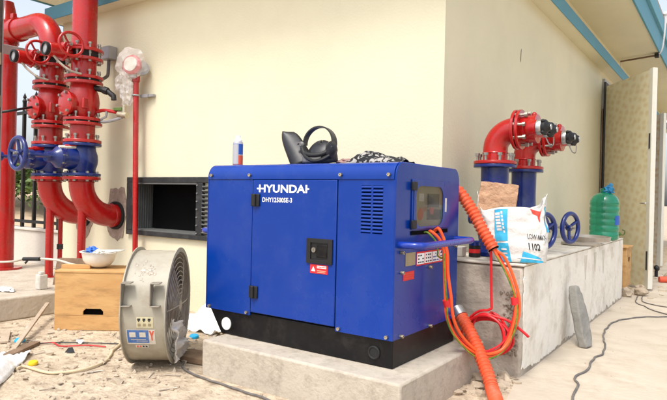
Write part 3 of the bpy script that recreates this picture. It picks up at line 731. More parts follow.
def riser(x, label, first):
    r = thing('fire_riser', (x, YR, .175), label, 'fire pipe', 'red fire risers beside the pump house wall')
    RP = .108
    ax = (0, 0, 1)
    # bottom elbow into the wall
    b = MB(); b.tube([(x, YR, 1.125), (x, YR, 1.10)] + arc((x, YR + .305, 1.095), (0, -1, 0), (0, 0, -1), .305, 0, PI / 2, 16) + [(x, YW + .02, .79)], RP, 32); b.build('pipe_elbow', 'red', r)
    b = MB(); b.torus((x, YR, 1.098), ax, RP + .001, .006, 36, 6); b.torus((x, YR + .31, .79), (0, 1, 0), RP + .001, .006, 36, 6); b.build('weld_bead', 'red', r)
    b = MB(); b.cyl((x, YR + .012, .175), (x, YR + .012, .915), .037, seg=20); b.lathe([(0, 0), (.07, 0), (.07, .01), (0, .01)], (x, YR + .012, .176), ax, 20); b.build('support_leg', 'red', r)
    # gate valve
    flange(r, (x, YR, 1.134), ax, .165, .028, 'red', .138, BZ)
    gv = flange(r, (x, YR, 1.167), ax, .165, .026, 'valve', name='gate_valve')
    b = MB(); b.lathe([(0, 1.181), (.115, 1.181), (.120, 1.22), (.134, 1.26), (.138, 1.305), (.134, 1.35), (.120, 1.39), (.115, 1.425), (0, 1.425)], (x, YR, 0), ax, 36); b.build('valve_body', 'valve', gv)
    b = MB(); b.lathe([(0, -.013), (.165, -.013), (.165, .013), (0, .013)], (x, YR, 1.439), ax, 40); b.build('valve_flange', 'valve', gv, bevel=.004)
    b = MB(); b.tube([(x, YR - .09, 1.31), (x, YR - .15, 1.31), (x, YR - .19, 1.312)], lambda i: (.11, .10, .085)[i], 24)
    b.lathe([(0, 0), (.098, 0), (.098, .022), (0, .022)], (x, YR - .19, 1.312), (0, -1, 0), 28); b.lathe([(0, .024), (.098, .024), (.096, .046), (.066, .075), (.05, .10), (.046, .15), (0, .15)], (x, YR - .19, 1.312), (0, -1, 0), 28)
    for s in (-1, 1): b.tube([(x + s * .045, YR - .315, 1.314), (x + s * .052, YR - .40, 1.315), (x + s * .028, YR - .46, 1.318)], .014, 8)
    b.lathe([(0, 0), (.042, 0), (.036, .035), (0, .035)], (x, YR - .45, 1.317), (0, -1, 0), 20); bn = b.build('bonnet', 'valve', gv); bolts(BY, bn, (x, YR - .215, 1.312), (0, 1, 0), .086, 8)
    b = MB(); b.cyl((x, YR - .32, 1.314), (x, .02, 1.321), .013, seg=12); b.build('stem', 'steel', gv)
    handwheel(gv, (x, .045, 1.32), (0, -1, 0), .131, .0195, 'valve', 5, off=.25, dish=.012)
    b = MB(); b.tube([(x + .03, YR - .24, 1.398), (x + .05, YR - .10, 1.408), (x + .06, YR - .02, 1.402)], .017, 8); b.build('position_tag', 'stwhite' if first else 'red', gv)
    b = MB(); b.tube([(x + .04, YR - .19, 1.417), (x + .06, YR - .06, 1.423), (x + .10, YR + .0, 1.418)], .010, 8); b.build('tape', 'redlabel', gv)
    flange(r, (x, YR, 1.470), ax, .165, .028, 'red', .138, BZ)
    # spool, check valve
    b = MB(); b.cyl((x, YR, 1.484), (x, YR, 1.612), RP, seg=36); b.build('spool', 'red', r)
    flange(r, (x, YR, 1.627), ax, .168, .027, 'red')
    b = MB(); b.cyl((x, YR, 1.641), (x, YR, 1.654), .152, seg=36); b.build('gasket', 'gasket', r)
    f = flange(r, (x, YR, 1.669), ax, .168, .028, 'red', .140, BZ)
    b = MB(); b.lathe([(0, 1.684), (.108, 1.684), (.116, 1.71), (.136, 1.76), (.142, 1.83), (.134, 1.90), (.114, 1.95), (.108, 1.985), (0, 1.985)], (x, YR, 0), ax, 36)
    cv = b.build('check_valve', 'red', r)
    b = MB(); b.cyl((x, YR - .06, 1.80), (x, YR - .155, 1.80), .098, .094, seg=30); b.build('side_port', 'red', cv)
    b = MB(); b.lathe([(0, 0), (.112, 0), (.112, .020), (.085, .028), (0, .032)], (x, YR - .156, 1.80), (0, -1, 0), 30); co = b.build('cover', 'red', cv)
    bolts(BY, co, (x, YR - .18, 1.80), (0, 1, 0), .096, 6)
    b = MB(); b.obox((x + .128, YR - .055, 1.80), (.012, .006, 0), (-.02, .04, 0), (0, 0, .045)); b.build('name_plate', 'red', cv, bevel=.006)
    flange(r, (x, YR, 2.000), ax, .168, .028, 'red')
    b = MB(); b.cyl((x, YR, 2.015), (x, YR, 2.034), .152, seg=36); b.build('gasket', 'gasket', r)
    flange(r, (x, YR, 2.049), ax, .168, .028, 'red', .140, BZ)
    b = MB(); b.cyl((x, YR, 2.063), (x, YR, 2.20), RP, seg=36); b.build('spool', 'red', r)
    flange(r, (x, YR, 2.214), ax, .165, .027, 'red', .138, BZ)
    # butterfly valve with gearbox, hand wheel and dial
    b = MB(); b.cyl((x, YR, 2.229), (x, YR, 2.283), .135, seg=36); bv = b.build('butterfly_valve', 'gasket', r)
    b = MB(); b.cyl((x, YR - .12, 2.256), (x, YR - .23, 2.25), .036, seg=18); b.cyl((x, YR - .20, 2.252), (x, YR - .345, 2.245), .062, seg=24); b.cyl((x - .01, YR - .20, 2.275), (x + .10, YR - .215, 2.285), .040, seg=18); b.cyl((x, YR - .195, 2.25), (x, YR - .215, 2.25), .085, seg=8)
    b.build('gearbox', 'red', bv, bevel=.006)
    b = MB(); b.lathe([(.044, 0), (.058, 0), (.058, .03), (.044, .03)], (x, YR - .345, 2.245), (0, -1, 0), 24, True); b.build('dial_rim', 'rubber', bv)
    b = MB(); b.lathe([(0, 0), (.0435, 0), (.0435, .012), (0, .014)], (x, YR - .35, 2.245), (0, -1, 0), 24); b.build('dial', 'grey', bv)
    b = MB(); b.cyl((x + .09, YR - .214, 2.284), (x + .165, YR - .225, 2.29), .014, seg=10); b.build('stem', 'steel', bv)
    handwheel(bv, (x + .165, YR - .225, 2.29), (1, -.12, .08), .102, .0125, 'red', 3, off=.9, dish=.025)
    b = MB(); b.tube(crom([(x + .02, YR - .30, 2.195), (x + .06, YR - .26, 2.13), (x + .12, YR - .2, 2.07), (x + .16, YR - .12, 2.05)], 6), .010, 8); b.build('flexible_hose', 'wire', bv)
    flange(r, (x, YR, 2.297), ax, .165, .027, 'red', .138, BZ)
    if first:
        b = MB(); b.cyl((x, YR, 2.31), (x, YR, 3.198), RP, seg=36); b.build('upper_pipe', 'red', r)
        # trim: drain elbows, small red line and brass ball valve towards the wall
        b = MB(); b.tube([(x + .10, YR + .05, 1.96), (x + .17, YR + .09, 1.945)], .026, 12); b.tube([(x + .17, YR + .09, 1.945), (x + .21, YR + .11, 1.93)], .034, 8); b.tube([(x + .21, YR + .11, 1.93), (x + .27, YR + .13, 1.885), (x + .275, YR + .13, 1.85)], .025, 10); b.build('drain_trim', 'iron', r)
        b = MB(); b.tube(crom([(x + .09, YR + .06, 1.735), (x + .16, YR + .10, 1.76), (x + .26, YR + .14, 1.745), (x + .30, YR + .15, 1.735)], 5), .016, 10); b.build('trim_pipe', 'red', r)
        b = MB(); b.tube(crom([(x + .06, YR + .05, 1.69), (x + .15, YR + .1, 1.655), (x + .26, YR + .13, 1.665), (x + .36, YR + .16, 1.69)], 5), .014, 8); b.tube([(x + .12, YR + .08, 1.665), (x + .19, YR + .11, 1.70), (x + .2, YR + .11, 1.75)], .012, 8); b.build('trim_pipe', 'grey', r)
        b = MB(); b.cyl((x + .32, YR + .15, 1.72), (x + .42, YR + .17, 1.705), .028, seg=14); b.cyl((x + .38, YR + .165, 1.70), (x + .38, YR + .165, 1.80), .018, seg=12); tv = b.build('ball_valve', 'brassbolt', r)
        b = MB(); b.obox((x + .33, YR + .14, 1.765), (.045, .01, 0), (0, .012, 0), (0, 0, .014)); b.build('valve_handle', 'leaf', tv, bevel=.004)
    else:
        e = [(x, YR, 2.31), (x, YR, 2.37)] + arc((x - .295, YR, 2.375), (1, 0, 0), (0, 0, 1), .295, 0, PI / 2, 16) + [(-4.83, YR, 2.672)]
        b = MB(); b.tube(e, RP, 36); b.build('pipe_elbow', 'red', r)
        b = MB(); b.pipe((-4.79, YR, 2.671), (-4.86, YR, 2.672), .122, .10, 32); b.obox((-4.825, YR - .05, 2.80), (.03, 0, 0), (0, .02, 0), (0, 0, .025)); b.build('pipe_clamp', 'red', r, bevel=.004)
        b = MB(); b.cyl((x + .0, YR + .12, .175), (x, YR + .12, .80), .022, seg=14); b.build('drain_pipe', 'red', r)
        b = MB(); b.cyl((x, YR + .12, .44), (x, YR + .12, .49), .03, seg=14); b.build('coupling', 'darkgrey', r)
    return r
riser(-3.616, 'red fire riser nearer the generator that rises straight up out of the picture', True)
riser(-4.16, 'red fire riser further from the generator whose top bends over to the left', False)

def left_pipe():
    x = -5.06
    r = thing('standing_pipe', (x, YR, .175), 'tall thick red pipe rising by the far left edge of the yard', 'pipe')
    b = MB(); b.cyl((x, YR, .175), (x, YR, 2.56), .109, seg=36); b.build('pipe', 'red', r)
    b = MB(); b.lathe([(0, 2.56), (.118, 2.56), (.118, 2.78), (.109, 2.79), (.06, 3.0), (0, 3.02)], (x, YR, 0), (0, 0, 1), 36); b.cyl((x, YR, 2.672), (-4.862, YR, 2.672), .113, seg=32); b.build('tee', 'red', r)
    b = MB(); b.lathe([(0, 0), (.19, 0), (.19, .02), (0, .02)], (x, YR, .176), (0, 0, 1), 32); b.build('base_plate', 'red', r)
    r = thing('steel_bracket', (-4.65, .35, 2.37), 'mauve grey steel beam carrying the bent red pipe at top left', 'bracket')
    MB().box((-4.74, .30, 2.375), (-4.52, .34, 2.47)).box((-4.74, .34, 2.375), (-4.715, .998, 2.47)).build('beam', 'postedge', r, bevel=.006)
    MB().box((-4.76, .30, 2.472), (-4.735, .33, 3.19)).build('hanger', 'postedge', r, bevel=.004)
left_pipe()

def left_post():
    d = V((-1.042, .492, 0)).normalized(); n = V((d.y, -d.x, 0))
    E = V((-.2485, -1.6694, 0))                       # the edge that shows
    r = thing('gate_post', E - n * .06, 'dark weathered post cropped by the left border of the picture', 'post')
    def pc(a0, a1, d0, d1, z0, z1):
        b = MB(); b.obox(E + n * (a0 + a1) / 2 + d * (d0 + d1) / 2 + V((0, 0, (z0 + z1) / 2)), n * (a1 - a0) / 2, d * (d1 - d0) / 2, (0, 0, (z1 - z0) / 2)); return b
    pc(-.12, -.0005, 0, .09, 0, 1.8).build('post', 'darkwood', r, bevel=.002)
    pc(0, .0025, .005, .085, 0, 1.8).build('lit_edge_strip', 'postedge', r)  # paler strip paints in the light along the post's edge
    for z in (.62, .74, .98, 1.06, 1.22, 1.33): pc(-.125, -.001, -.008, -.0005, z, z + .03).build('batten', 'brown', r)
left_post()

def thin_pipe():
    r = thing('sprinkler_pipe', (-3.2, .9, .3), 'thin red vertical pipe clipped to the wall between the risers and the dark opening', 'pipe')
    MB().cyl((-3.18, .9, .30), (-3.228, .9, 2.06), .0245, seg=18).build('pipe', 'red', r)
    MB().lathe([(0, 0), (.035, 0), (.035, .05), (0, .05)], (-3.228, .9, 2.03), (0, 0, 1), 16).build('socket', 'red', r)
    b = MB(); b.obox((-3.17, .955, 1.905), (.05, 0, 0), (0, .010, 0), (0, 0, .017)); b.obox((-3.12, .978, 1.905), (.055, 0, 0), (0, .018, 0), (0, 0, .012)); b.torus((-3.224, .9, 1.905), (0, 0, 1), .031, .009, 20, 8); b.build('bracket', 'grey', r, bevel=.003)
    r = thing('alarm_gauge', (-3.25, .86, 2.07), 'round red alarm gauge under clear film on top of the thin red pipe', 'gauge')
    b = MB(); b.lathe([(0, -.035), (.075, -.035), (.09, 0), (.09, .02), (.07, .035), (0, .035)], (-3.225, .86, 2.175), (.35, -.93, .1), 24); b.build('gauge_body', 'gauge', r)
    b = MB(); b.lathe([(0, .036), (.066, .036), (.066, .042), (0, .042)], (-3.225, .86, 2.175), (.35, -.93, .1), 24); b.build('gauge_face', 'stwhite', r)
    b = MB(); b.lathe([(0, -.06), (.05, -.06), (.066, -.04), (.066, -.02), (0, -.02)], (-3.145, .9, 2.155), (.8, -.5, .1), 20); b.build('bell', 'grey', r)
    b = MB(); b.cyl((-3.225, .87, 2.06), (-3.225, .87, 2.12), .03, seg=14); b.build('neck', 'grey', r)
    b = MB(); b.blob((-3.235, .85, 2.185), (.145, .11, .14), .20, 3, 2.2, 2); b.blob((-3.36, .87, 2.03), (.11, .06, .085), .35, 3, 2.6, 7); b.blob((-3.315, .87, 1.92), (.07, .05, .11), .35, 3, 2.6, 12)
    tag(b.build('plastic_bag', 'plastic', angle=14), 'crumpled clear plastic bag tied over the alarm gauge', 'plastic bag')
    r = thing('junction_box', (-3.73, .95, 2.3), 'small grey electrical box on the wall behind the straight riser', 'electrical box')
    MB().box((-3.80, .90, 2.30), (-3.665, .998, 2.425)).build('box', 'grey', r, bevel=.006)
    b = MB(); b.tube(crom([(-3.73, .95, 2.30), (-3.72, .94, 2.2), (-3.70, .92, 2.14), (-3.64, .84, 2.09), (-3.60, .78, 2.07)], 5), .016, 10); b.build('flexible_conduit', 'greycable', r)
    b = MB(); b.box((-3.52, .95, 2.17), (-3.44, .998, 2.26)); tag(b.build('alarm_switch', 'red', bevel=.008), 'small red alarm box on the wall left of the bagged gauge', 'alarm box')
thin_pipe()

def left_lines():
    b = MB(); b.tube(crom([(-4.9, -.05, 1.66), (-4.16, .15, 1.712), (-4.16, .44, 1.80)], 6), .012, 8)
    tag(b.build('cable', 'iron'), 'thin black cable running in from the left to the bent riser', 'cable')
    r = thing('hose', (-3.4, 0, .43), 'pale hose with a black coupling strung low across the red pipe feet', 'hose')
    pts = crom([(-4.4, -.42, .40), (-3.571, -.1, .425), (-3.489, .08, .445), (-3.2, .15, .455), (-2.98, .17, .435), (-2.80, .18, .432)], 8)
    MB().tube(pts, .009, 10).build('tube', 'palecable', r)
    b = MB(); b.tube([(-3.50, .05, .444), (-3.43, .09, .447), (-3.36, .112, .450)], .016, 10); b.tube([(-3.46, .07, .44), (-3.47, .05, .41)], .008, 8); b.build('coupling', 'rubber', r)
left_lines()

# ------------------------------------------------------------------ crate and hard hat
CU = V((.803, .596, 0)); CW = V((-.596, .803, 0)); C0 = V((-2.736, -.107, 0))
def crate():
    def P(u, w, z): return C0 + CU * u + CW * w + V((0, 0, z))
    def bx(u0, u1, w0, w1, z0, z1): 
        b = MB(); b.obox(P((u0 + u1) / 2, (w0 + w1) / 2, (z0 + z1) / 2), CU * (u1 - u0) / 2, CW * (w1 - w0) / 2, (0, 0, (z1 - z0) / 2)); return b
    r = thing('wooden_crate', C0 + CU * .27 + CW * .17, 'plywood crate with a dark hand slot standing beside the drum fan', 'crate')
    W, D, H = .55, .36, .418
    b = MB()
    u0, u1, z0, z1 = .205, .352, .113, .160
    for (a, c, e, f) in ((0, u0, .108, H), (u1, W, .108, H), (u0, u1, z1, H), (u0, u1, .108, z0)): b.obox(P((a + c) / 2, .008, (e + f) / 2), CU * (c - a) / 2, CW * .008, (0, 0, (f - e) / 2))
    for a, sg in ((u0, 1), (u1, -1)): b.prism([P(a, 0, z1), P(a + sg * .02, 0, z1), P(a, 0, z1 - .02)], CW * .016)
    b.build('front_panel', 'ply', r)
    bx(0, W, -.002, .016, .002, .106).build('bottom_board', 'ply', r, bevel=.002)
    bx(.19, .37, .03, .04, .09, .18).build('hand_slot', 'void', r)
    bx(0, .016, .018, D, 0.002, H).build('side_panel', 'ply', r); bx(W - .016, W, .018, D, 0.002, H).build('side_panel', 'ply', r)
    bx(.018, W - .018, D - .016, D, 0.002, H).build('back_panel', 'ply', r)
    bx(-.004, W + .004, -.004, D + .004, H + .001, H + .018).build('lid', 'ply', r, bevel=.003)
    zt = H + .019
    b = bx(.0, .21, .10, .15, zt, zt + .028); tag(b.build('wood_offcut', 'ply', bevel=.002), 'short pale wood batten lying on the left of the crate top', 'wood offcut')
    b = MB(); b.obox(V((-3.36, .42, .32)), V((.13, .09, 0)), V((.01, -.02, .0)), V((-.02, .03, .11))); tag(b.build('board', 'brown', bevel=.003), 'brown board propped behind the crate near the red pipe feet', 'board')
    # upturned white hard hat
    c = P(.24, .19, zt + .002)
    r = thing('hard_hat', c, 'white hard hat lying upside down on the plywood crate', 'hard hat')
    b = MB(); pr = [(0, 0), (.05, .004), (.088, .022), (.112, .055), (.122, .095), (.126, .118), (.121, .118), (.117, .095), (.107, .058), (.084, .028), (.048, .012), (0, .008)]
    b.lathe([(q * 1.0, h) for q, h in pr], c, (.05, .0, 1), 36); b.build('shell', 'helmet', r)
    # brim with a longer peak to the right
    b = MB(); n = 40; ri, ro = [], []
    for i in range(n):
        a = 2 * PI * i / n; k = .012 + .058 * max(0, math.cos(a)) ** 2.2
        d = CU * math.cos(a) + CW * math.sin(a)
        ri.append(b.v(c + d * .121 + V((0, 0, .117)) + d * 0)); ro.append(b.v(c + d * (.126 + k) + V((.0, 0, .117 + .25 * k))))
    for i in range(n): b.f([ri[i], ri[(i + 1) % n], ro[(i + 1) % n], ro[i]])
    b.build('brim', 'helmet', r, solid=.004)
    b = MB(); b.tube(arc(c + V((0, 0, .085)), CU, CW, .108, 0, 2 * PI - .01, 30), .007, 6); b.build('inner_band', 'rubber', r)
    b = MB(); b.blob(c + V((-.055, -.02, .125)), (.045, .04, .03), .3, 3, 3, 4); tag(b.build('plastic_scrap', 'clothblue'), 'small blue plastic scrap lying in the upturned hard hat', 'plastic scrap')
    b = MB(); b.blob(c + V((.005, .0, .105)), (.045, .04, .03), .3, 3, 3, 14); tag(b.build('crumpled_paper', 'stwhite'), 'crumpled pale paper beside the blue cap in the hard hat', 'paper')
    b = MB(); b.box((-3.55, .18, .176), (-3.48, .25, .30)); b.box((-3.535, .195, .301), (-3.495, .235, .325)); tag(b.build('carton', 'stwhite', bevel=.006), 'small white carton on the terrace left of the crate', 'carton')
crate()

# ------------------------------------------------------------------ drum fan
FA = V((.793, .609, 0)).normalized(); FN = V((FA.y, -FA.x, 0)); FC = V((-1.522, -.148, .344)); FR = .323
def fan_pt(ax, ang, rad=FR):            # ang measured from horizontal facing the camera, upwards
    return FC + FA * ax + (FN * math.cos(ang) + V((0, 0, 1)) * math.sin(ang)) * rad
def fan():
    r = thing('drum_fan', (FC.x, FC.y, 0), 'grey round drum fan standing on its rim on the dusty ground', 'fan')
    h = .120
    b = MB(); b.lathe([(FR, -h), (FR, h), (FR - .005, h), (FR - .005, -h)], FC, FA, 72, True); b.build('housing', 'fan', r)
    b = MB()
    for s in (-1, 1):
        b.lathe([(FR - .006, s * (h - .003)), (FR + .020, s * (h - .003)), (FR + .020, s * (h + .003)), (FR - .006, s * (h + .003))], FC, FA, 72, True)
    b.build('rim', 'fan', r)
    b = MB()
    for k in range(1, 12): 
        q = FR * (k + .6) / 12.2; b.torus(FC + FA * (h - .012 + .022 * (1 - (k / 12) ** 2)), FA, q, .0026, 48, 6)
    for i in range(6):
        a = PI * i / 3 + .04
        d = FN * math.cos(a) + V((0, 0, 1)) * math.sin(a)
        b.tube([FC + FA * (h + .012) + d * .03, FC + FA * (h + .004) + d * FR * .6, FC + FA * (h - .012) + d * FR * .985], .0042, 6)
    b.cyl(FC + FA * (h + .004), FC + FA * (h + .014), .036, seg=20)
    b.build('guard', 'wire', r)
    b = MB()
    for k in range(1, 8): b.torus(FC - FA * (h - .012), FA, FR * (k + .4) / 8.4, .0026, 44, 6)
    for i in range(4):
        a = PI * i / 4; d = FN * math.cos(a) + V((0, 0, 1)) * math.sin(a); b.tube([FC - FA * (h - .01) - d * FR * .98, FC - FA * (h - .01) + d * FR * .98], .0042, 6)
    b.build('guard', 'wire', r)
    b = MB(); b.cyl(FC - FA * .125, FC + FA * .02, .085, seg=28); b.build('motor', 'fanin', r, bevel=.008)
    b = MB(); b.cyl(FC + FA * .022, FC + FA * .075, .055, seg=24); b.build('hub', 'fanin', r, bevel=.006)
    for i in range(5):
        a0 = 2 * PI * i / 5
        def bl(u, w, a0=a0):
            rad = .05 + .265 * u; a = a0 + (w - .5) * (.95 - .15 * u); ax = .05 + (w - .5) * .10 * (1 - .45 * u)
            return fan_pt(ax, a, rad)
        b = MB(); b.grid(bl, 8, 6); b.build('blade', 'fanin', r, solid=.004, angle=180)
    # two channel brackets on the camera-facing side
    for ax in (-.088, .068):
        b = MB(); z0 = .075
        for dz in (-1, 1): b.obox(fan_pt(ax, .36) + FN * .022 + V((0, 0, dz * .062)), FA * .026, FN * .032, (0, 0, .003))
        b.obox(fan_pt(ax - .024, .36) + FN * .022, FA * .003, FN * .032, (0, 0, .059)); b.build('bracket', 'fanbracket', r, bevel=.002)
    # stickers wrapped on the drum: x along axis, y along circumference (upwards)
    def S(off): return lambda x, y: fan_pt(x, y / FR, FR + off)
    def rect(nm, m, x0, y0, x1, y1, off, par): return patch(S(off), x0, y0, x1, y1, 6).build(nm, m, par, angle=180)
    b0 = rect('sticker', 'stwhite', -.092, -.178, .062, -.082, .0012, r)
    rect('sticker_field', 'stblue', -.088, -.168, .028, -.085, .002, b0)
    for x in (-.076, -.022): rect('sticker_glyph', 'stwhite', x, -.128, x + .034, -.098, .0028, b0)
    rect('sticker_line', 'stwhite', -.07, -.146, .012, -.142, .0028, b0); rect('sticker_line', 'stwhite', -.04, -.156, .02, -.152, .0028, b0)
    text_mesh('sticker_glyph', 'Y', 'stred', b0, lambda x, y: S(.0028)(.030 + x, -.150 + y), .030, .062, bold=.05)
    b1 = rect('sticker', 'stwhite', -.05, -.205, .020, -.184, .0012, r)
    for i in range(4): rect('sticker_print', 'stred' if i < 2 else 'ink', -.045 + .016 * i, -.202, -.034 + .016 * i, -.189, .002, b1)
    b2 = rect('sticker', 'stcream', -.035, -.072, .055, -.010, .0012, r)
    for i in range(3):
        rect('sticker_print', 'ink', -.030 + .028 * i, -.030, -.014 + .028 * i, -.018, .002, b2); rect('sticker_print', 'ink', -.026 + .028 * i, -.036, -.019 + .028 * i, -.0305, .0022, b2)
        rect('sticker_line', 'brasspl', -.028 + .028 * i, -.062, -.012 + .028 * i, -.046, .002, b2)
    # mortar splashes on the upper side
    b = MB(); rnd = random.Random(4)
    for i in range(40):
        ax, an = rnd.gauss(-.01, .03), rnd.gauss(.80, .09); s = rnd.uniform(.002, .007)
        b.grid(lambda a, c: fan_pt(ax + (a - .5) * s * 2, an + (c - .5) * s * 2.4 / FR, FR + .001 + .002 * math.sin(PI * a) * math.sin(PI * c)), 3, 3)
    b.build('paint_chips', 'wire', r)
    # rag caught in the guard
    def rag(u, w):
        t = FC + FA * (h + .035) + FN * (.17 - .26 * u + .09 * w) + V((0, 0, -.30 + .27 * w * (1 - .45 * u)))
        n = noise.noise(V((u * 4, w * 4, 1))) * .05 + noise.noise(V((u * 9, w * 9, 4))) * .02
        return t + FA * n + V((0, 0, n * .6)) + V((0, 0, max(0, .012 - (t.z + n * .6))))
    b = MB(); b.grid(rag, 26, 22)
    tag(b.build('plastic_rag', 'filmwhite', solid=.003, angle=180), 'torn clear plastic caught on the lower grille of the drum fan', 'plastic sheet')
fan()

# ------------------------------------------------------------------ plinth and hydrant connections on the right
def plinth():
    r = thing('concrete_plinth', (.05, 2.6, 0), 'long concrete plinth along the side wall with a worn white face', 'plinth')
    b = MB(); x0, x1, y0, y1, zt = XW + .003, .318, .935, 4.45, .632
    b.box((x0, y0, -.02), (x1 - .0, y1, zt)); b.build('core', 'plinthraw', r, bevel=.014)
    # white render skin with a ragged front and bottom edge
    n = 190; rnd = random.Random(5); pts = []
    ys = [y0 + .012 + (y1 - y0 - .012) * i / n for i in range(n + 1)]
    low = [(y, .012 + .055 * abs(noise.noise(V((y * 6, 0, 0)))) + .04 * abs(noise.noise(V((y * 19, 3, 0)))) + .05 * max(0, 1 - (y - y0) / .25) * (.6 + .8 * abs(noise.noise(V((y * 40, 1, 0)))))) for y in ys]
    fr = [(y0 + .008 + .020 * abs(noise.noise(V((z * 9, 7, 0)))) + .010 * rnd.random() + .018 * (1 - z / zt), z) for z in [.10 + (zt + .002 - .10) * i / 30 for i in range(31)]]
    poly = [(x1 + .0015, y, z) for y, z in low] + [(x1 + .0015, y1, zt + .002)] + [(x1 + .0015, y, z) for y, z in reversed(fr)]
    MB().prism(poly, (.0035, 0, 0)).build('render_coat', 'plinth', r)
    b = MB(); b.grid(lambda a, c: (x0 + .001 + (x1 + .006 - x0) * a, y0 - .003 + (y1 - y0 + .006) * c, zt + .013 + .003 * noise.noise(V((a * 3, c * 22, 0)))), 8, 50)
    b.build('cement_topping', 'cementcap', r, solid=.014, angle=180)
    # water streaks below the tray and the bottle
    for y, w, l in ((2.60, .055, .24), (2.98, .05, .21), (3.36, .05, .26), (3.8, .04, .15)):
        MB().prism([(x1 + .0055, y - w, zt - .04), (x1 + .0055, y + w, zt - .04), (x1 + .0055, y + w * .7, zt - l * .5), (x1 + .0055, y + w * .25, zt - l), (x1 + .0055, y - w * .25, zt - l * .93), (x1 + .0055, y - w * .7, zt - l * .5)], (.0012, 0, 0)).build('water_stain', 'stain', r)
    # honeycombed patch on the front corner
    b = MB(); rnd = random.Random(2)
    for i in range(170):
        p = V((x1 - .02 - abs(rnd.gauss(0, .035)), y0 - .003, rnd.uniform(.12, .50))); b.blob(p, rnd.uniform(.004, .011), .5, 1, 3, i)
    b.build('exposed_aggregate', 'aggregate', r, smooth=False)
plinth()
ZP = .655
def hydrant(x, y, label):
    r = thing('hydrant_pipe', (x, y, ZP), label, 'hydrant connection', 'red hydrant pipes on the concrete plinth')
    RP = .079; ax = (0, 0, 1)
    b = MB(); b.lathe([(0, .0), (.135, 0), (.135, .024), (.10, .03), (.088, .06), (.098, .12), (.108, .19), (.104, .27), (.09, .33), (.088, .40), (.09, .575), (0, .575)], (x, y, ZP), ax, 36)
    gv = b.build('gate_valve', 'valve', r)
    f = flange(r, (x, y, 1.241), ax, .138, .020, 'valve', name='valve_flange'); f.parent = gv
    dv = V((.95, -.31, 0)); q = lambda t, z=.837: V((x, y, z)) + dv * t
    b = MB(); b.tube([q(.07), q(.15), q(.185)], lambda i: (.085, .075, .055)[i], 22); b.lathe([(0, 0), (.075, 0), (.075, .018), (0, .018)], q(.16), dv, 24); b.tube([q(.18), q(.27)], .03, 14); b.build('bonnet', 'valve', gv)
    b = MB(); b.cyl(q(.25), q(.40), .011, seg=10); b.build('stem', 'steel', gv)
    handwheel(gv, q(.385), dv, .100, .0155, 'valve', 3, off=.55, dish=.01)
    b = MB(); b.tube([(x - .06, y - .02, .90), (x - .13, y - .03, .90)], .026, 12); b.cyl((x - .13, y - .03, .90), (x - .15, y - .03, .90), .045, seg=14); b.build('bypass_stub', 'valve', gv)
    flange(r, (x, y, 1.264), ax, .138, .021, 'red', .114, BZ)
    b = MB(); R0 = .125
    b.tube([(x, y, 1.275), (x, y, 1.345)] + arc((x + R0, y, 1.35), (-1, 0, 0), (0, 0, 1), R0, 0, PI / 2, 16) + [(x + .128, y, 1.475)], RP, 32); b.build('pipe_elbow', 'red', r)
    b = MB(); b.torus((x, y, 1.328), ax, RP, .005, 32, 6); b.build('weld_bead', 'red', r)
    xx = x + .128
    flange(r, (xx + .010, y, 1.475), (1, 0, 0), .128, .020, 'red'); 
    b = MB(); b.cyl((xx + .021, y, 1.475), (xx + .027, y, 1.475), .112, seg=32); b.build('gasket', 'gasket', r)
    flange(r, (xx + .038, y, 1.475), (1, 0, 0), .128, .020, 'red', .104, BX)
    b = MB(); b.lathe([(0, .048), (.080, .048), (.088, .075), (.088, .12), (.092, .13), (.092, .145), (0, .15)], (xx, y, 1.475), (1, 0, 0), 28)
    for s in (-1, 1): b.tube([(xx + .10, y + s * .025, 1.475), (xx + .135, y + s * .068, 1.475), (xx + .162, y + s * .072, 1.475)], lambda i: (.062, .054, .046)[i], 20)
    b.blob((xx + .12, y, 1.565), .018, .05, 2); b.build('siamese_body', 'red', r)
    for s in (-1, 1):
        yy = y + s * .072
        b = MB(); b.lathe([(.03, 0), (.047, 0), (.05, .012), (.047, .03), (.03, .03)], (xx + .160, yy, 1.475), (1, 0, 0), 24, True); cp = b.build('coupling', 'steel', r)
        b = MB(); b.lathe([(0, 0), (.044, 0), (.047, .008), (.047, .026), (.040, .034), (.03, .040), (.024, .052), (0, .054)], (xx + .186, yy, 1.475), (1, 0, 0), 24)
        for k in range(4):
            a = PI / 4 + k * PI / 2; b.blob((xx + .202, yy + .049 * math.cos(a), 1.475 + .049 * math.sin(a)), (.013, .011, .011), .05, 2)
        b.build('hose_cap', 'rubber', r)
        b = MB(); b.lathe([(0, 0), (.018, 0), (.018, .004), (0, .004)], (xx + .241, yy, 1.475), (1, 0, 0), 14); b.build('cap_badge', 'steel', r)
    b = MB(); b.tube(crom([(xx + .17, y + .09, 1.43), (xx + .19, y + .10, 1.385), (xx + .215, y + .095, 1.38), (xx + .22, y + .085, 1.43)], 6), .004, 6); b.build('cap_chain', 'steel', r)
hydrant(.0, 1.34, 'nearer red hydrant elbow with twin black caps standing behind the white sack')
hydrant(.0, 1.975, 'further red hydrant elbow half hidden by the nearer one on the plinth')

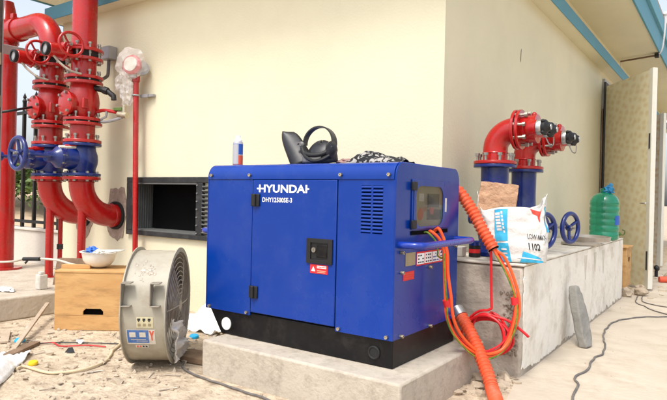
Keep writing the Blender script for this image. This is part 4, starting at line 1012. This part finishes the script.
# ------------------------------------------------------------------ things on the plinth
SK = V((.215, 1.05, ZP)); SX = V((.952, .306, 0)); SY = V((-.306, .952, 0))
def sack_surf(th, v, off=0.):
    cx = .045 * (1 - v) ** 1.3 - .012 * v
    w = .142 + .042 * min(1, v * 2.2) ** .6 + .008 * v; d = .095 - .015 * v + .012 * math.sin(PI * v)
    c, s_ = math.cos(th), math.sin(th)
    sg = lambda q, e: math.copysign(abs(q) ** e, q)
    x = cx + w * sg(c, .72); y = d * sg(s_, .72)
    k = noise.noise(V((c * 3, s_ * 3, v * 5))) * .012 + noise.noise(V((c * 7 + 5, s_ * 7, v * 13))) * .006
    top = .335 + .012 * c - .02 * abs(s_) + .05 * max(0, -c - .75) / .25 + .045 * max(0, abs(c) - .8) / .2 + .012 * math.sin(3 * th)
    z = v * top - .004
    z += -.012 * (1 - v) * max(0, -s_)
    nrm = (SX * c + SY * s_)
    return SK + SX * x + SY * y + V((0, 0, max(z, .004 * 1))) + nrm * (k + off)
def plinth_things():
    r = thing('cement_sack', SK, 'open white woven sack with blue and red print standing on the plinth corner', 'sack')
    b = MB(); n = 72; m = 34; g = [[b.v(sack_surf(2 * PI * i / n, j / m)) for i in range(n)] for j in range(m + 1)]
    for j in range(m):
        for i in range(n): b.f([g[j][i], g[j][(i + 1) % n], g[j + 1][(i + 1) % n], g[j + 1][i]])
    b.f(list(reversed(g[0])))
    b.build('bag', 'sack', r, solid=.003, angle=180)
    # front print: u runs 0..1 from left to right over the front half
    def F(off=.004):
        return lambda u, v: sack_surf(PI + PI * (.06 + .88 * u), v, off)
    def rect(nm, mm, u0, v0, u1, v1, off=.004, nn=10): return patch(lambda x, y: F(off)(x, y), u0, v0, u1, v1, nn).build(nm, mm, r, angle=180)
    def slant(nm, mm, q, off=.004, nn=10):      # four corners (u,v): bl, br, tr, tl
        fn = lambda a, c: F(off)((q[0][0] * (1 - a) + q[1][0] * a) * (1 - c) + (q[3][0] * (1 - a) + q[2][0] * a) * c, (q[0][1] * (1 - a) + q[1][1] * a) * (1 - c) + (q[3][1] * (1 - a) + q[2][1] * a) * c)
        b = MB(); b.grid(fn, nn, nn); return b.build(nm, mm, r, angle=180)
    slant('printed_stripe', 'sackblue', [(.33, .42), (.46, .42), (.49, .97), (.37, .97)])
    slant('printed_stripe', 'sackblue', [(.29, .02), (.45, .04), (.46, .385), (.33, .385)])
    for i in range(6): rect('stripe_glyph', 'sack', .375, .60 + i * .055, .425, .64 + i * .055, .0055, 3)
    for i in range(6): rect('stripe_glyph', 'sack', .435, .56 + i * .066, .450, .605 + i * .066, .0055, 3)
    for i in range(3): rect('stripe_glyph', 'sack', .355 + .01 * i, .12 + i * .07, .425 + .004 * i, .15 + i * .07, .0055, 3)
    slant('printed_panel', 'sackblue', [(.50, .03), (.86, .03), (.80, .12), (.54, .25)])
    slant('panel_line', 'sack', [(.50, .135), (.84, .085), (.84, .10), (.50, .155)], .0055)
    slant('printed_panel', 'sackblue', [(.93, .52), (1.0, .50), (1.0, .88), (.93, .92)])
    slant('panel_line', 'sack', [(.955, .62), (.99, .62), (.99, .84), (.955, .84)], .0055)
    # red arrow-like print
    slant('printed_bird', 'sackred', [(.70, .90), (.80, .86), (.88, .94), (.66, .985)]); slant('printed_bird', 'sackred', [(.79, .77), (.81, .77), (.83, .90), (.76, .90)])
    text_mesh('lettering', 'LOW NMAX', 'ink', r, lambda x, y: F(.005)(.60 + x, .47 - .10 * x + y), .27, .085, bold=.01)
    text_mesh('lettering', '1102', 'ink', r, lambda x, y: F(.005)(.60 + x, .28 - .10 * x + y), .15, .12, bold=.03)
    # pulled-up corner at the right
    b = MB(); 
    def ear(a, c):
        p = sack_surf(-.06 - .25 * a, .97); return p + V((0, 0, .034 * c * (1 - .5 * a))) + SX * (.012 * c - .02 * a * c)
    b.grid(ear, 5, 5); b.build('corner_ear', 'sack', r, solid=.003, angle=180)
    # paper wrapped bundle stuck in the mouth of the sack
    T = Matrix.Translation(SK + SX * -.085 + SY * -.005 + V((0, 0, .365))) @ Matrix.Rotation(R(16), 4, 'Z') @ Matrix.Rotation(R(6), 4, 'Y')
    b = MB()
    def face(f):
        b.grid(lambda u, v: T @ (V(f(u, v)) + V((noise.noise(V(f(u, v)) * 22), noise.noise(V(f(u, v)) * 22 + V((9, 0, 0))), noise.noise(V(f(u, v)) * 22 + V((0, 9, 0))))) * .006), 14, 14)
    w, d, h = .108, .052, .098
    face(lambda u, v: (-w + 2 * w * u, -d, -h + 2 * h * v)); face(lambda u, v: (w - 2 * w * u, d, -h + 2 * h * v)); face(lambda u, v: (-w, d - 2 * d * u, -h + 2 * h * v)); face(lambda u, v: (w, -d + 2 * d * u, -h + 2 * h * v)); face(lambda u, v: (-w + 2 * w * u, -d + 2 * d * v, h)); face(lambda u, v: (-w + 2 * w * u, d - 2 * d * v, -h))
    bmesh.ops.remove_doubles(b.bm, verts=b.bm.verts, dist=.0006)
    pk = b.build('paper_bundle', 'kraft', angle=25, bevel=0)
    tag(pk, 'brown paper bundle sticking out of the mouth of the white sack', 'paper bundle')
    # paint can and white box at the left
    c = (-.045, 1.13, ZP)
    r = thing('paint_can', c, 'small dark can with a blue lid behind the orange conduit on the plinth', 'can')
    MB().lathe([(0, 0), (.036, 0), (.036, .072), (0, .072)], c, (0, 0, 1), 20).build('body', 'iron', r); MB().lathe([(.0365, .025), (.0365, .05), (.0355, .05), (.0355, .025)], c, (0, 0, 1), 20, True).build('band', 'redlabel', r)
    MB().lathe([(0, .0725), (.037, .0725), (.037, .095), (.028, .102), (0, .102)], c, (0, 0, 1), 20).build('lid', 'valve', r)
    b = MB(); b.box((-.175, 1.06, ZP), (-.10, 1.13, ZP + .062)); tag(b.build('small_box', 'stwhite', bevel=.004), 'small pale box on the plinth between the generator and the dark can', 'box')
    # tray
    c = (.20, 3.02, ZP + .003)
    r = thing('metal_tray', c, 'round dull metal tray stacked on a flat lid at the plinth edge', 'tray')
    b = MB(); b.lathe([(0, 0), (.155, 0), (.158, .016), (.15, .02), (0, .012)], V(c) + V((.02, -.13, 0)), (0, 0, 1), 36); b.build('lid', 'aluminium', r)
    b = MB(); b.lathe([(0, 0), (.175, 0), (.185, .04), (.180, .041), (.170, .006), (0, .006)], V(c) + V((.03, .14, .021)), (.02, -.02, 1), 36); b.build('pan', 'aluminium', r)
    # 20 l water bottle
    c = V((.235, 3.86, ZP + .002))
    r = thing('water_bottle', c, 'large green ribbed water bottle with a blue wrapped neck on the plinth', 'water bottle')
    pr = [(0, 0), (.12, .0), (.134, .014)]
    for i in range(5): z = .03 + i * .062; pr += [(.137, z), (.137, z + .040), (.131, z + .048), (.131, z + .054)]
    pr += [(.137, .35), (.132, .385), (.112, .425), (.08, .452), (.045, .466), (.036, .475), (.036, .50), (0, .50)]
    MB().lathe(pr, c, (0, 0, 1), 40).build('body', 'bottle', r, angle=60)
    MB().lathe([(.030, .474), (.045, .474), (.047, .500), (.040, .507), (.0, .507)], c, (0, 0, 1), 20).build('cap', 'bottle', r)
    b = MB(); b.blob(c + V((.035, -.01, .492)), (.045, .04, .04), .35, 3, 3, 2); b.blob(c + V((.05, 0, .53)), (.02, .018, .03), .3, 2, 3, 5); b.build('cap_wrap', 'bluecap', r)
    a0 = math.atan2(-.80, .60)
    b = MB(); b.grid(lambda u, w: c + V((.1385 * math.cos(a0 + .30 + .62 * u), .1385 * math.sin(a0 + .30 + .62 * u), .150 + .09 * w)), 10, 4); b.build('label', 'label', r, angle=180)
    b = MB(); b.tube(crom([c + V((.10, .10, .06)), c + V((.16, .10, .05)), c + V((.175, .09, .09)), c + V((.15, .11, .10))], 5), .005, 6); b.blob(c + V((.135, .06, .06)), .018, .1, 2); b.build('tap', 'leaf', r)
    # board box beyond the plinth
    r = thing('wooden_box', (.29, 4.75, 0), 'narrow plywood box standing on rubble between the plinth and the open door', 'box')
    MB().box((.02, 4.62, .10), (.335, 4.98, .53)).build('body', 'ply', r, bevel=.003)
    MB().box((.0, 4.60, .532), (.35, 5.0, .548)).build('lid', 'ply', r, bevel=.002)
    b = MB(); b.lathe([(0, 0), (.028, 0), (.028, .004), (0, .004)], (.3355, 4.80, .40), (1, 0, 0), 18); b.build('hole', 'void', r)
plinth_things()

# ------------------------------------------------------------------ conduits and cables
def corrugated(name, pts, rad, pitch, label, cuff=None):
    P = crom(pts, 60); L = [0.]
    for a, b in zip(P, P[1:]): L.append(L[-1] + (b - a).length)
    step = pitch / 6; n = int(L[-1] / step); Q = []; j = 0
    for i in range(n + 1):
        s = i * step
        while j < len(L) - 2 and L[j + 1] < s: j += 1
        t = (s - L[j]) / max(1e-9, L[j + 1] - L[j]); Q.append(P[j].lerp(P[j + 1], t))
    r = thing(name, Q[-1], label, 'conduit', 'orange corrugated conduits by the generator')
    b = MB(); b.tube(Q, lambda i: rad * (1 + .13 * math.cos(2 * PI * i / 6)), 22); b.build('tube', 'orange', r, angle=180)
    if cuff:
        b = MB(); b.pipe(Q[0] - (Q[1] - Q[0]).normalized() * .02, Q[0] + (Q[1] - Q[0]).normalized() * .035, rad * 1.16, rad * .9, 24); b.build('end_sleeve', 'steel', r)
    else:
        b = MB(); b.lathe([(0, -.004), (rad * .96, -.004), (rad * .96, .004), (0, .004)], Q[-1], Q[-1] - Q[-2], 20); b.build('dark_mouth', 'void', r)  # near-black disc paints the shade inside the open conduit end
    return r
corrugated('corrugated_conduit', [(-.10, .835, 1.09), (-.03, .83, 1.055), (.05, .825, .955), (.125, .81, .84), (.195, .80, .738)], .033, .0235, 'upper orange corrugated conduit coming from behind the generator towards the sack')
corrugated('corrugated_conduit', [(.02, .735, .372), (.06, .71, .335), (.135, .66, .26), (.20, .61, .185), (.27, .545, .10), (.315, .49, .045), (.38, .36, .036), (.47, .15, .036)], .0325, .0215, 'lower orange corrugated conduit sloping from the generator base to the ground', True)

def cables():
    rnd = random.Random(3)
    base = [(.004, .42, .842), (.028, .40, .845), (.058, .395, .80), (.072, .395, .72), (.078, .40, .62), (.085, .41, .50), (.095, .43, .38), (.125, .50, .27), (.185, .60, .185), (.25, .69, .175), (.30, .75, .24), (.325, .785, .36), (.322, .80, .47), (.285, .80, .59), (.235, .80, .68), (.195, .80, .735), (.18, .80, .765)]
    r = thing('cable_bundle', (.19, .6, .2), 'orange and green wires looping from the control box down and up into the upper conduit', 'cables')
    for k, (m, rad, ox, oz, oy) in enumerate((('orangew', .0085, 0, 0, 0), ('orangew', .0085, .014, .006, .012), ('redcable', .0065, -.010, .012, .02), ('yelgreen', .0045, .006, -.012, -.010))):
        pts = [V(p) + V((ox, oy, oz)) * (1.2 if 0 < i < len(base) - 2 else .6) + V((rnd.gauss(0, .004), rnd.gauss(0, .004), rnd.gauss(0, .004))) * (1 if 0 < i < len(base) - 1 else 0) + V((0, .045 * (k - 1.5) * (1 if i < 2 else (.5 if i == 2 else .0)), 0)) for i, p in enumerate(base)]
        MB().tube(crom(pts, 8), rad, 8).build('wire', m, r)
    b = MB(); b.tube(crom([(.004, .30, .842), (.03, .30, .838), (.06, .33, .79), (.055, .36, .74), (.04, .395, .715), (.06, .43, .70)], 6), .005, 6); b.build('wire', 'yelgreen', r)
    for p, q in (((.085, .41, .49), (.09, .42, .455)), ((.318, .80, .48), (.323, .80, .44))):
        b = MB(); b.tube([p, q], .021, 10); b.build('cable_tie', 'redlabel', r)
    # loose red coil hanging in front of the plinth
    r = thing('cable_coil', (.15, .82, .1), 'coil of red cable hanging in front of the dirty plinth end', 'cable')
    c = V((.162, .80, .245)); pts = []
    pts += crom([(.178, .80, .74), (.180, .81, .60), (.182, .815, .48), (.186, .815, .40)], 6)
    turns = 5; n = 36 * turns
    for i in range(n):
        a = 2 * PI * i / 36 + PI / 2; k = i / n; rx = .118 + .016 * math.sin(k * 9 + 1) + .006 * math.sin(a * 2 + k * 11); rz = .112 + .018 * math.cos(k * 12)
        pts.append(c + V((rx * math.cos(a) + .012 * math.sin(k * 17), .030 * math.sin(k * 8) + .012 * math.cos(a * 1 + k * 6) + .01, rz * math.sin(a) + .012 * math.cos(k * 14))))
    pts += crom([pts[-1], c + V((.03, -.0, .118)), c + V((.12, .01, .10)), c + V((.20, .03, .045)), c + V((.232, .02, .025))], 6)[1:]
    b = MB(); b.tube(pts, .0078, 8); b.build('cable', 'redcable', r)
    # ground cables
    def gc(name, pts, rad, m, label):
        P = crom([(x, y, rad + .004) for x, y in pts], 8); P = [p + V((.012 * noise.noise(p * 9), .012 * noise.noise(p * 9 + V((5, 0, 0))), 0)) for p in P]
        b = MB(); b.tube(P, rad, 8); return tag(b.build(name, m), label, 'cable')
    gc('ground_cable', [(.66, .62), (.645, .743), (.625, .95), (.575, 1.12), (.60, 1.35), (.575, 1.63), (.60, 1.8), (.575, 2.05), (.50, 2.40), (.475, 2.75), (.485, 3.05), (.56, 3.25), (.63, 3.40), (.73, 3.50), (.86, 3.62)], .0065, 'greycable', 'long grey cable winding over the cement in front of the leaning stone')
    gc('ground_cable', [(.44, 4.75), (.485, 4.27), (.57, 4.08), (.65, 3.92), (.73, 3.80), (.85, 3.70)], .0055, 'greycable', 'dark cable on the ground running right from the plywood box, the lower of two')
    gc('ground_cable', [(.47, 4.95), (.526, 4.40), (.64, 4.22), (.77, 4.16), (.95, 4.12)], .0055, 'greycable', 'dark cable on the ground running right from the plywood box, the upper of two')
    gc('ground_cable', [(-1.95, -.76), (-1.985, -.703), (-1.87, -.70), (-1.752, -.68), (-1.69, -.59), (-1.67, -.493), (-1.75, -.33), (-1.901, -.189), (-2.0, -.05)], .0075, 'tancable', 'tan cable curving over the dust between the plastic sheet and the crate')
    gc('ground_cable', [(-1.44, .10), (-1.40, .0), (-1.371, -.06), (-1.29, -.15), (-1.132, -.205), (-.881, -.222), (-.598, -.245), (-.3, -.27)], .006, 'greycable', 'thin dark cable hugging the foot of the generator pad')
cables()

# ------------------------------------------------------------------ loose things on the ground
def clutter():
    # leaning stone
    r = thing('stone_slab', (.43, 1.97, 0), 'grey pointed stone slab leaning against the white plinth face', 'stone slab')
    T = Matrix.Translation((.47, 1.93, .004)) @ Matrix.Rotation(R(-14), 4, 'Z') @ Matrix.Rotation(R(-12.5), 4, 'Y')
    out = [(-.055, 0), (.05, .0), (.085, .06), (.10, .17), (.085, .28), (.055, .37), (.02, .425), (-.03, .435), (-.055, .40), (-.075, .25), (-.075, .08)]
    pts = [T @ V((-.03, y * .74, z)) for y, z in out]; ext = (T.to_3x3() @ V((.06, 0, 0)))
    b = MB(); b.prism(pts, ext); bmesh.ops.subdivide_edges(b.bm, edges=b.bm.edges, cuts=2)
    for q in b.bm.verts: q.co += V((noise.noise(q.co * 20), noise.noise(q.co * 20 + V((3, 0, 0))), 0)) * .006
    b.build('slab', 'stone', r, bevel=.010)
    # dark board standing in for the cast shadow beside the pad
    b = MB(); b.obox((-1.30, .03, .022), V((.155, .03, 0)), V((-.015, .08, 0)), (0, 0, .018)); tag(b.build('board', 'brown', bevel=.004), 'dark brown board standing in for the shadow on the ground between drum fan and generator pad', 'board')
    # white cloth against the wall
    def cloth(u, v):
        p = V((-2.12 + .42 * u, .50 + .30 * v, 0)); z = .02 + .20 * v ** 1.6 * (1 - .8 * abs(u - .35)) + .05 * noise.noise(V((u * 3.5, v * 3.5, 0))) + .02 * noise.noise(V((u * 9, v * 9, 2)))
        return p + V((.04 * noise.noise(V((u * 3, v * 3, 7))), 0, max(.004, z)))
    b = MB(); b.grid(cloth, 28, 22); tag(b.build('white_cloth', 'sheet', solid=.004, angle=180), 'crumpled white sheet on the ground behind the generator pad', 'sheet')
    def sheet(u, v):
        a = V((-1.62, -1.06, 0)); d = V((-.62, .54, 0)); n = V((-.30, -.30, 0))
        p = a + d * u + n * v * (1 - .5 * u)
        return p + V((0, 0, .006 + .10 * (1 - u) * math.sin(PI * min(1, v * 1.2)) + max(-.004, .06 * noise.noise(V((u * 4, v * 3, 3)))) + .025 * abs(noise.noise(V((u * 10, v * 8, 1))))))
    b = MB(); b.grid(sheet, 34, 18); tag(b.build('plastic_sheet', 'sheet', solid=.003, angle=180), 'rumpled white plastic sheet at the lower left edge', 'plastic sheet')
    def plank(p0, p1, w, t, z, m, label, nm='plank', zz=0):
        p0, p1 = V((*p0, z)), V((*p1, z + zz)); d = (p1 - p0); n = V((-d.y, d.x, 0)).normalized()
        b = MB(); b.obox((p0 + p1) / 2, d / 2, n * w / 2, (0, 0, t / 2)); tag(b.build(nm, m, bevel=.002), label, nm.replace('_', ' '))
    plank((-2.33, -.60), (-3.17, .08), .028, .016, .014, 'plyold', 'long pale plank on the ground pointing at the terrace corner', zz=.10)
    plank((-2.26, -.66), (-2.43, -.40), .06, .02, .014, 'brown', 'short brown plank beside the blue lid near the plastic sheet')
    plank((-2.6, -.52), (-2.9, -.36), .05, .015, .012, 'plyold', 'broken grey slat lying furthest left on the dust')
    plank((-2.05, .02), (-1.75, .10), .02, .012, .010, 'brown', 'thin dark stick between the crate and the drum fan', 'stick')
    def lid(p, rad, m, label):
        b = MB(); b.lathe([(0, 0), (rad, 0), (rad, .010), (rad * .85, .016), (0, .016)], (*p, .006), (.12, -.1, 1), 20); tag(b.build('bottle_top', m), label, 'lid')
    lid((-2.577, -.429), .034, 'cyan', 'cyan plastic lid on the dust near the planks')
    lid((-2.004, -.642), .027, 'yellow', 'yellow plastic lid by the white plastic sheet')
    lid((-1.793, .382), .033, 'cyan', 'cyan plastic lid on the ground between drum fan and generator')
    b = MB(); b.tube(crom([(-2.428, -.44, .008), (-2.36, -.33, .012), (-2.25, -.33, .008), (-2.14, -.22, .01), (-2.02, -.16, .008)], 6), .0045, 6); tag(b.build('barrier_tape', 'redlabel'), 'twisted red tape strip on the dust in front of the crate', 'tape')
    b = MB(); b.tube(crom([(-2.50, -.42, .008), (-2.41, -.40, .012), (-2.30, -.26, .01), (-2.0, -.05, .008)], 6), .004, 6); tag(b.build('thin_rod', 'darkgrey'), 'thin dark rod lying in front of the crate', 'rod')
    b = MB(); b.prism([(-2.105, -.392, .004), (-2.065, -.374, .004), (-2.085, -.378, .035)], (.012, .02, 0)); tag(b.build('metal_scrap', 'darkgrey'), 'dark triangular metal scrap standing on the dust before the crate', 'scrap')
    b = MB(); b.blob((-2.25, -.20, .012), (.035, .02, .014), .25, 2, 2, 5); tag(b.build('mortar_lump', 'sheet'), 'pale mortar lump on the dust in front of the crate', 'lump')
    b = MB(); b.blob((-3.62, -.02, .19), (.10, .05, .02), .3, 3, 2, 8); tag(b.build('paper_scrap', 'sheet'), 'crumpled white paper lying on the concrete terrace', 'paper')
    # rubble near the door
    rnd = random.Random(9)
    specs = [((.345, 4.62, .05), (.06, .05, .055), 'grey rubble stone against the end of the plinth'), ((.46, 4.82, .045), (.07, .06, .05), 'rubble stone at the foot of the plywood box'), ((.43, 5.10, .04), (.06, .055, .05), 'rubble stone close to the open door leaf'), ((.62, 6.4, .06), (.10, .08, .07), 'rubble stone beyond the open door leaf')]
    for p, s, l in specs:
        b = MB(); b.blob(p, s, .22, 2, 1.6, p[1] * 3); tag(b.build('rubble_stone', 'rock', angle=20), l, 'stone', 'rubble stones by the door')
    b = MB(); b.tube(crom([(.50, 6.25, .04), (.66, 6.33, .045), (1.1, 6.55, .04)], 5), .04, 14); tag(b.build('red_pipe_offcut', 'stred'), 'short orange red pipe lying on the ground past the door', 'pipe')
    b = MB(); b.box((.72, 7.2, 0), (1.7, 7.6, .36)); tag(b.build('block', 'sheet', bevel=.02), 'pale masonry block standing past the door at the right edge', 'block')
    b = MB(); b.cyl((.40, 6.9, 0), (.40, 6.9, .09), .022, seg=10); b.blob((.405, 6.9, .125), (.038, .038, .042), .15, 2, 2, 3); tag(b.build('pipe_stub', 'rubber'), 'short black pipe stub between the two open door leaves', 'pipe stub')
    # rod and cord under the eave
    r = thing('eave_rod', (.1, 7.1, 3.1), 'dark rod hung under the eave above the open door', 'rod')
    MB().cyl((-.17, 7.20, 3.165), (.325, 7.05, 3.165), .013, seg=10).build('rod', 'brown', r); MB().box((.30, 7.00, 3.135), (.352, 7.09, 3.184)).build('fixing', 'rubber', r)
    MB().tube([(-.17, 7.20, 3.16), (-.17, 7.20, 2.94)], .006, 6).build('wire', 'rope', r)
    b = MB(); b.tube(crom([(.36, 7.0, 3.17), (.40, 6.98, 3.25), (.425, 6.97, 3.5), (.43, 6.96, 3.70)], 5), .012, 8); b.blob((.43, 6.96, 3.72), .03, .1, 2); tag(b.build('cord', 'rope'), 'white cord hanging over the roof edge to the dark rod', 'cord')
    # pebbles and crumbs: one mass nobody could count
    b = MB(); rnd = random.Random(21)
    def crumbs(n, fx, fy, s0, s1):
        for i in range(n):
            x, y = fx(), fy(); s = s0 + (s1 - s0) * 1.5 * rnd.random() ** 3 + .001
            b.blob((x, y, s * .08), (s, s * rnd.uniform(.6, 1), s * rnd.uniform(.5, .95)), .5, 1, 2.6, i * .37)
    crumbs(1100, lambda: rnd.uniform(-3.2, -1.0), lambda: rnd.uniform(-1.1, .75), .0015, .013)
    crumbs(60, lambda: rnd.uniform(-2.6, -1.2), lambda: rnd.uniform(-.8, .3), .01, .026)
    crumbs(150, lambda: rnd.uniform(.13, .34), lambda: rnd.uniform(.45, .92), .006, .028)
    crumbs(90, lambda: rnd.uniform(-1.2, .5), lambda: rnd.uniform(-.7, -.17), .003, .010)
    crumbs(60, lambda: rnd.uniform(.33, .8), lambda: rnd.uniform(.6, 4.4), .003, .008)
    crumbs(50, lambda: rnd.uniform(.35, .9), lambda: rnd.uniform(4.4, 7.5), .01, .05)
    crumbs(40, lambda: rnd.uniform(.12, .30), lambda: rnd.uniform(.5, .9), .010, .03)
    o = b.build('pebbles', 'rock', loc=(0, 0, 0), smooth=False); tag(o, 'loose mortar crumbs and pebbles over the dusty ground', 'pebbles', kind='stuff')
    b = MB()
    for i in range(110):
        x, y = rnd.uniform(-3.1, -1.05), rnd.uniform(-1.1, .6); a = rnd.uniform(0, PI); l = rnd.uniform(.008, .05); w = rnd.uniform(.002, .010)
        b.obox((x, y, .006), (math.cos(a) * l, math.sin(a) * l, rnd.uniform(-.004, .006)), (-math.sin(a) * w, math.cos(a) * w, 0), (0, 0, .0015))
    tag(b.build('litter', 'litter', loc=(0, 0, 0), smooth=False), 'splinters and paper crumbs scattered on the dusty ground', 'litter', kind='stuff')
    for p, s, l in (((.165, .70, .03), (.055, .04, .03), 'broken concrete lump between the pad and the plinth, the larger one'), ((.19, .60, .018), (.04, .03, .02), 'small concrete lump beside the larger one at the pad corner')):
        b = MB(); b.blob(p, s, .25, 2, 1.7, p[0] * 40); tag(b.build('concrete_lump', 'rock', angle=20), l, 'lump')
clutter()
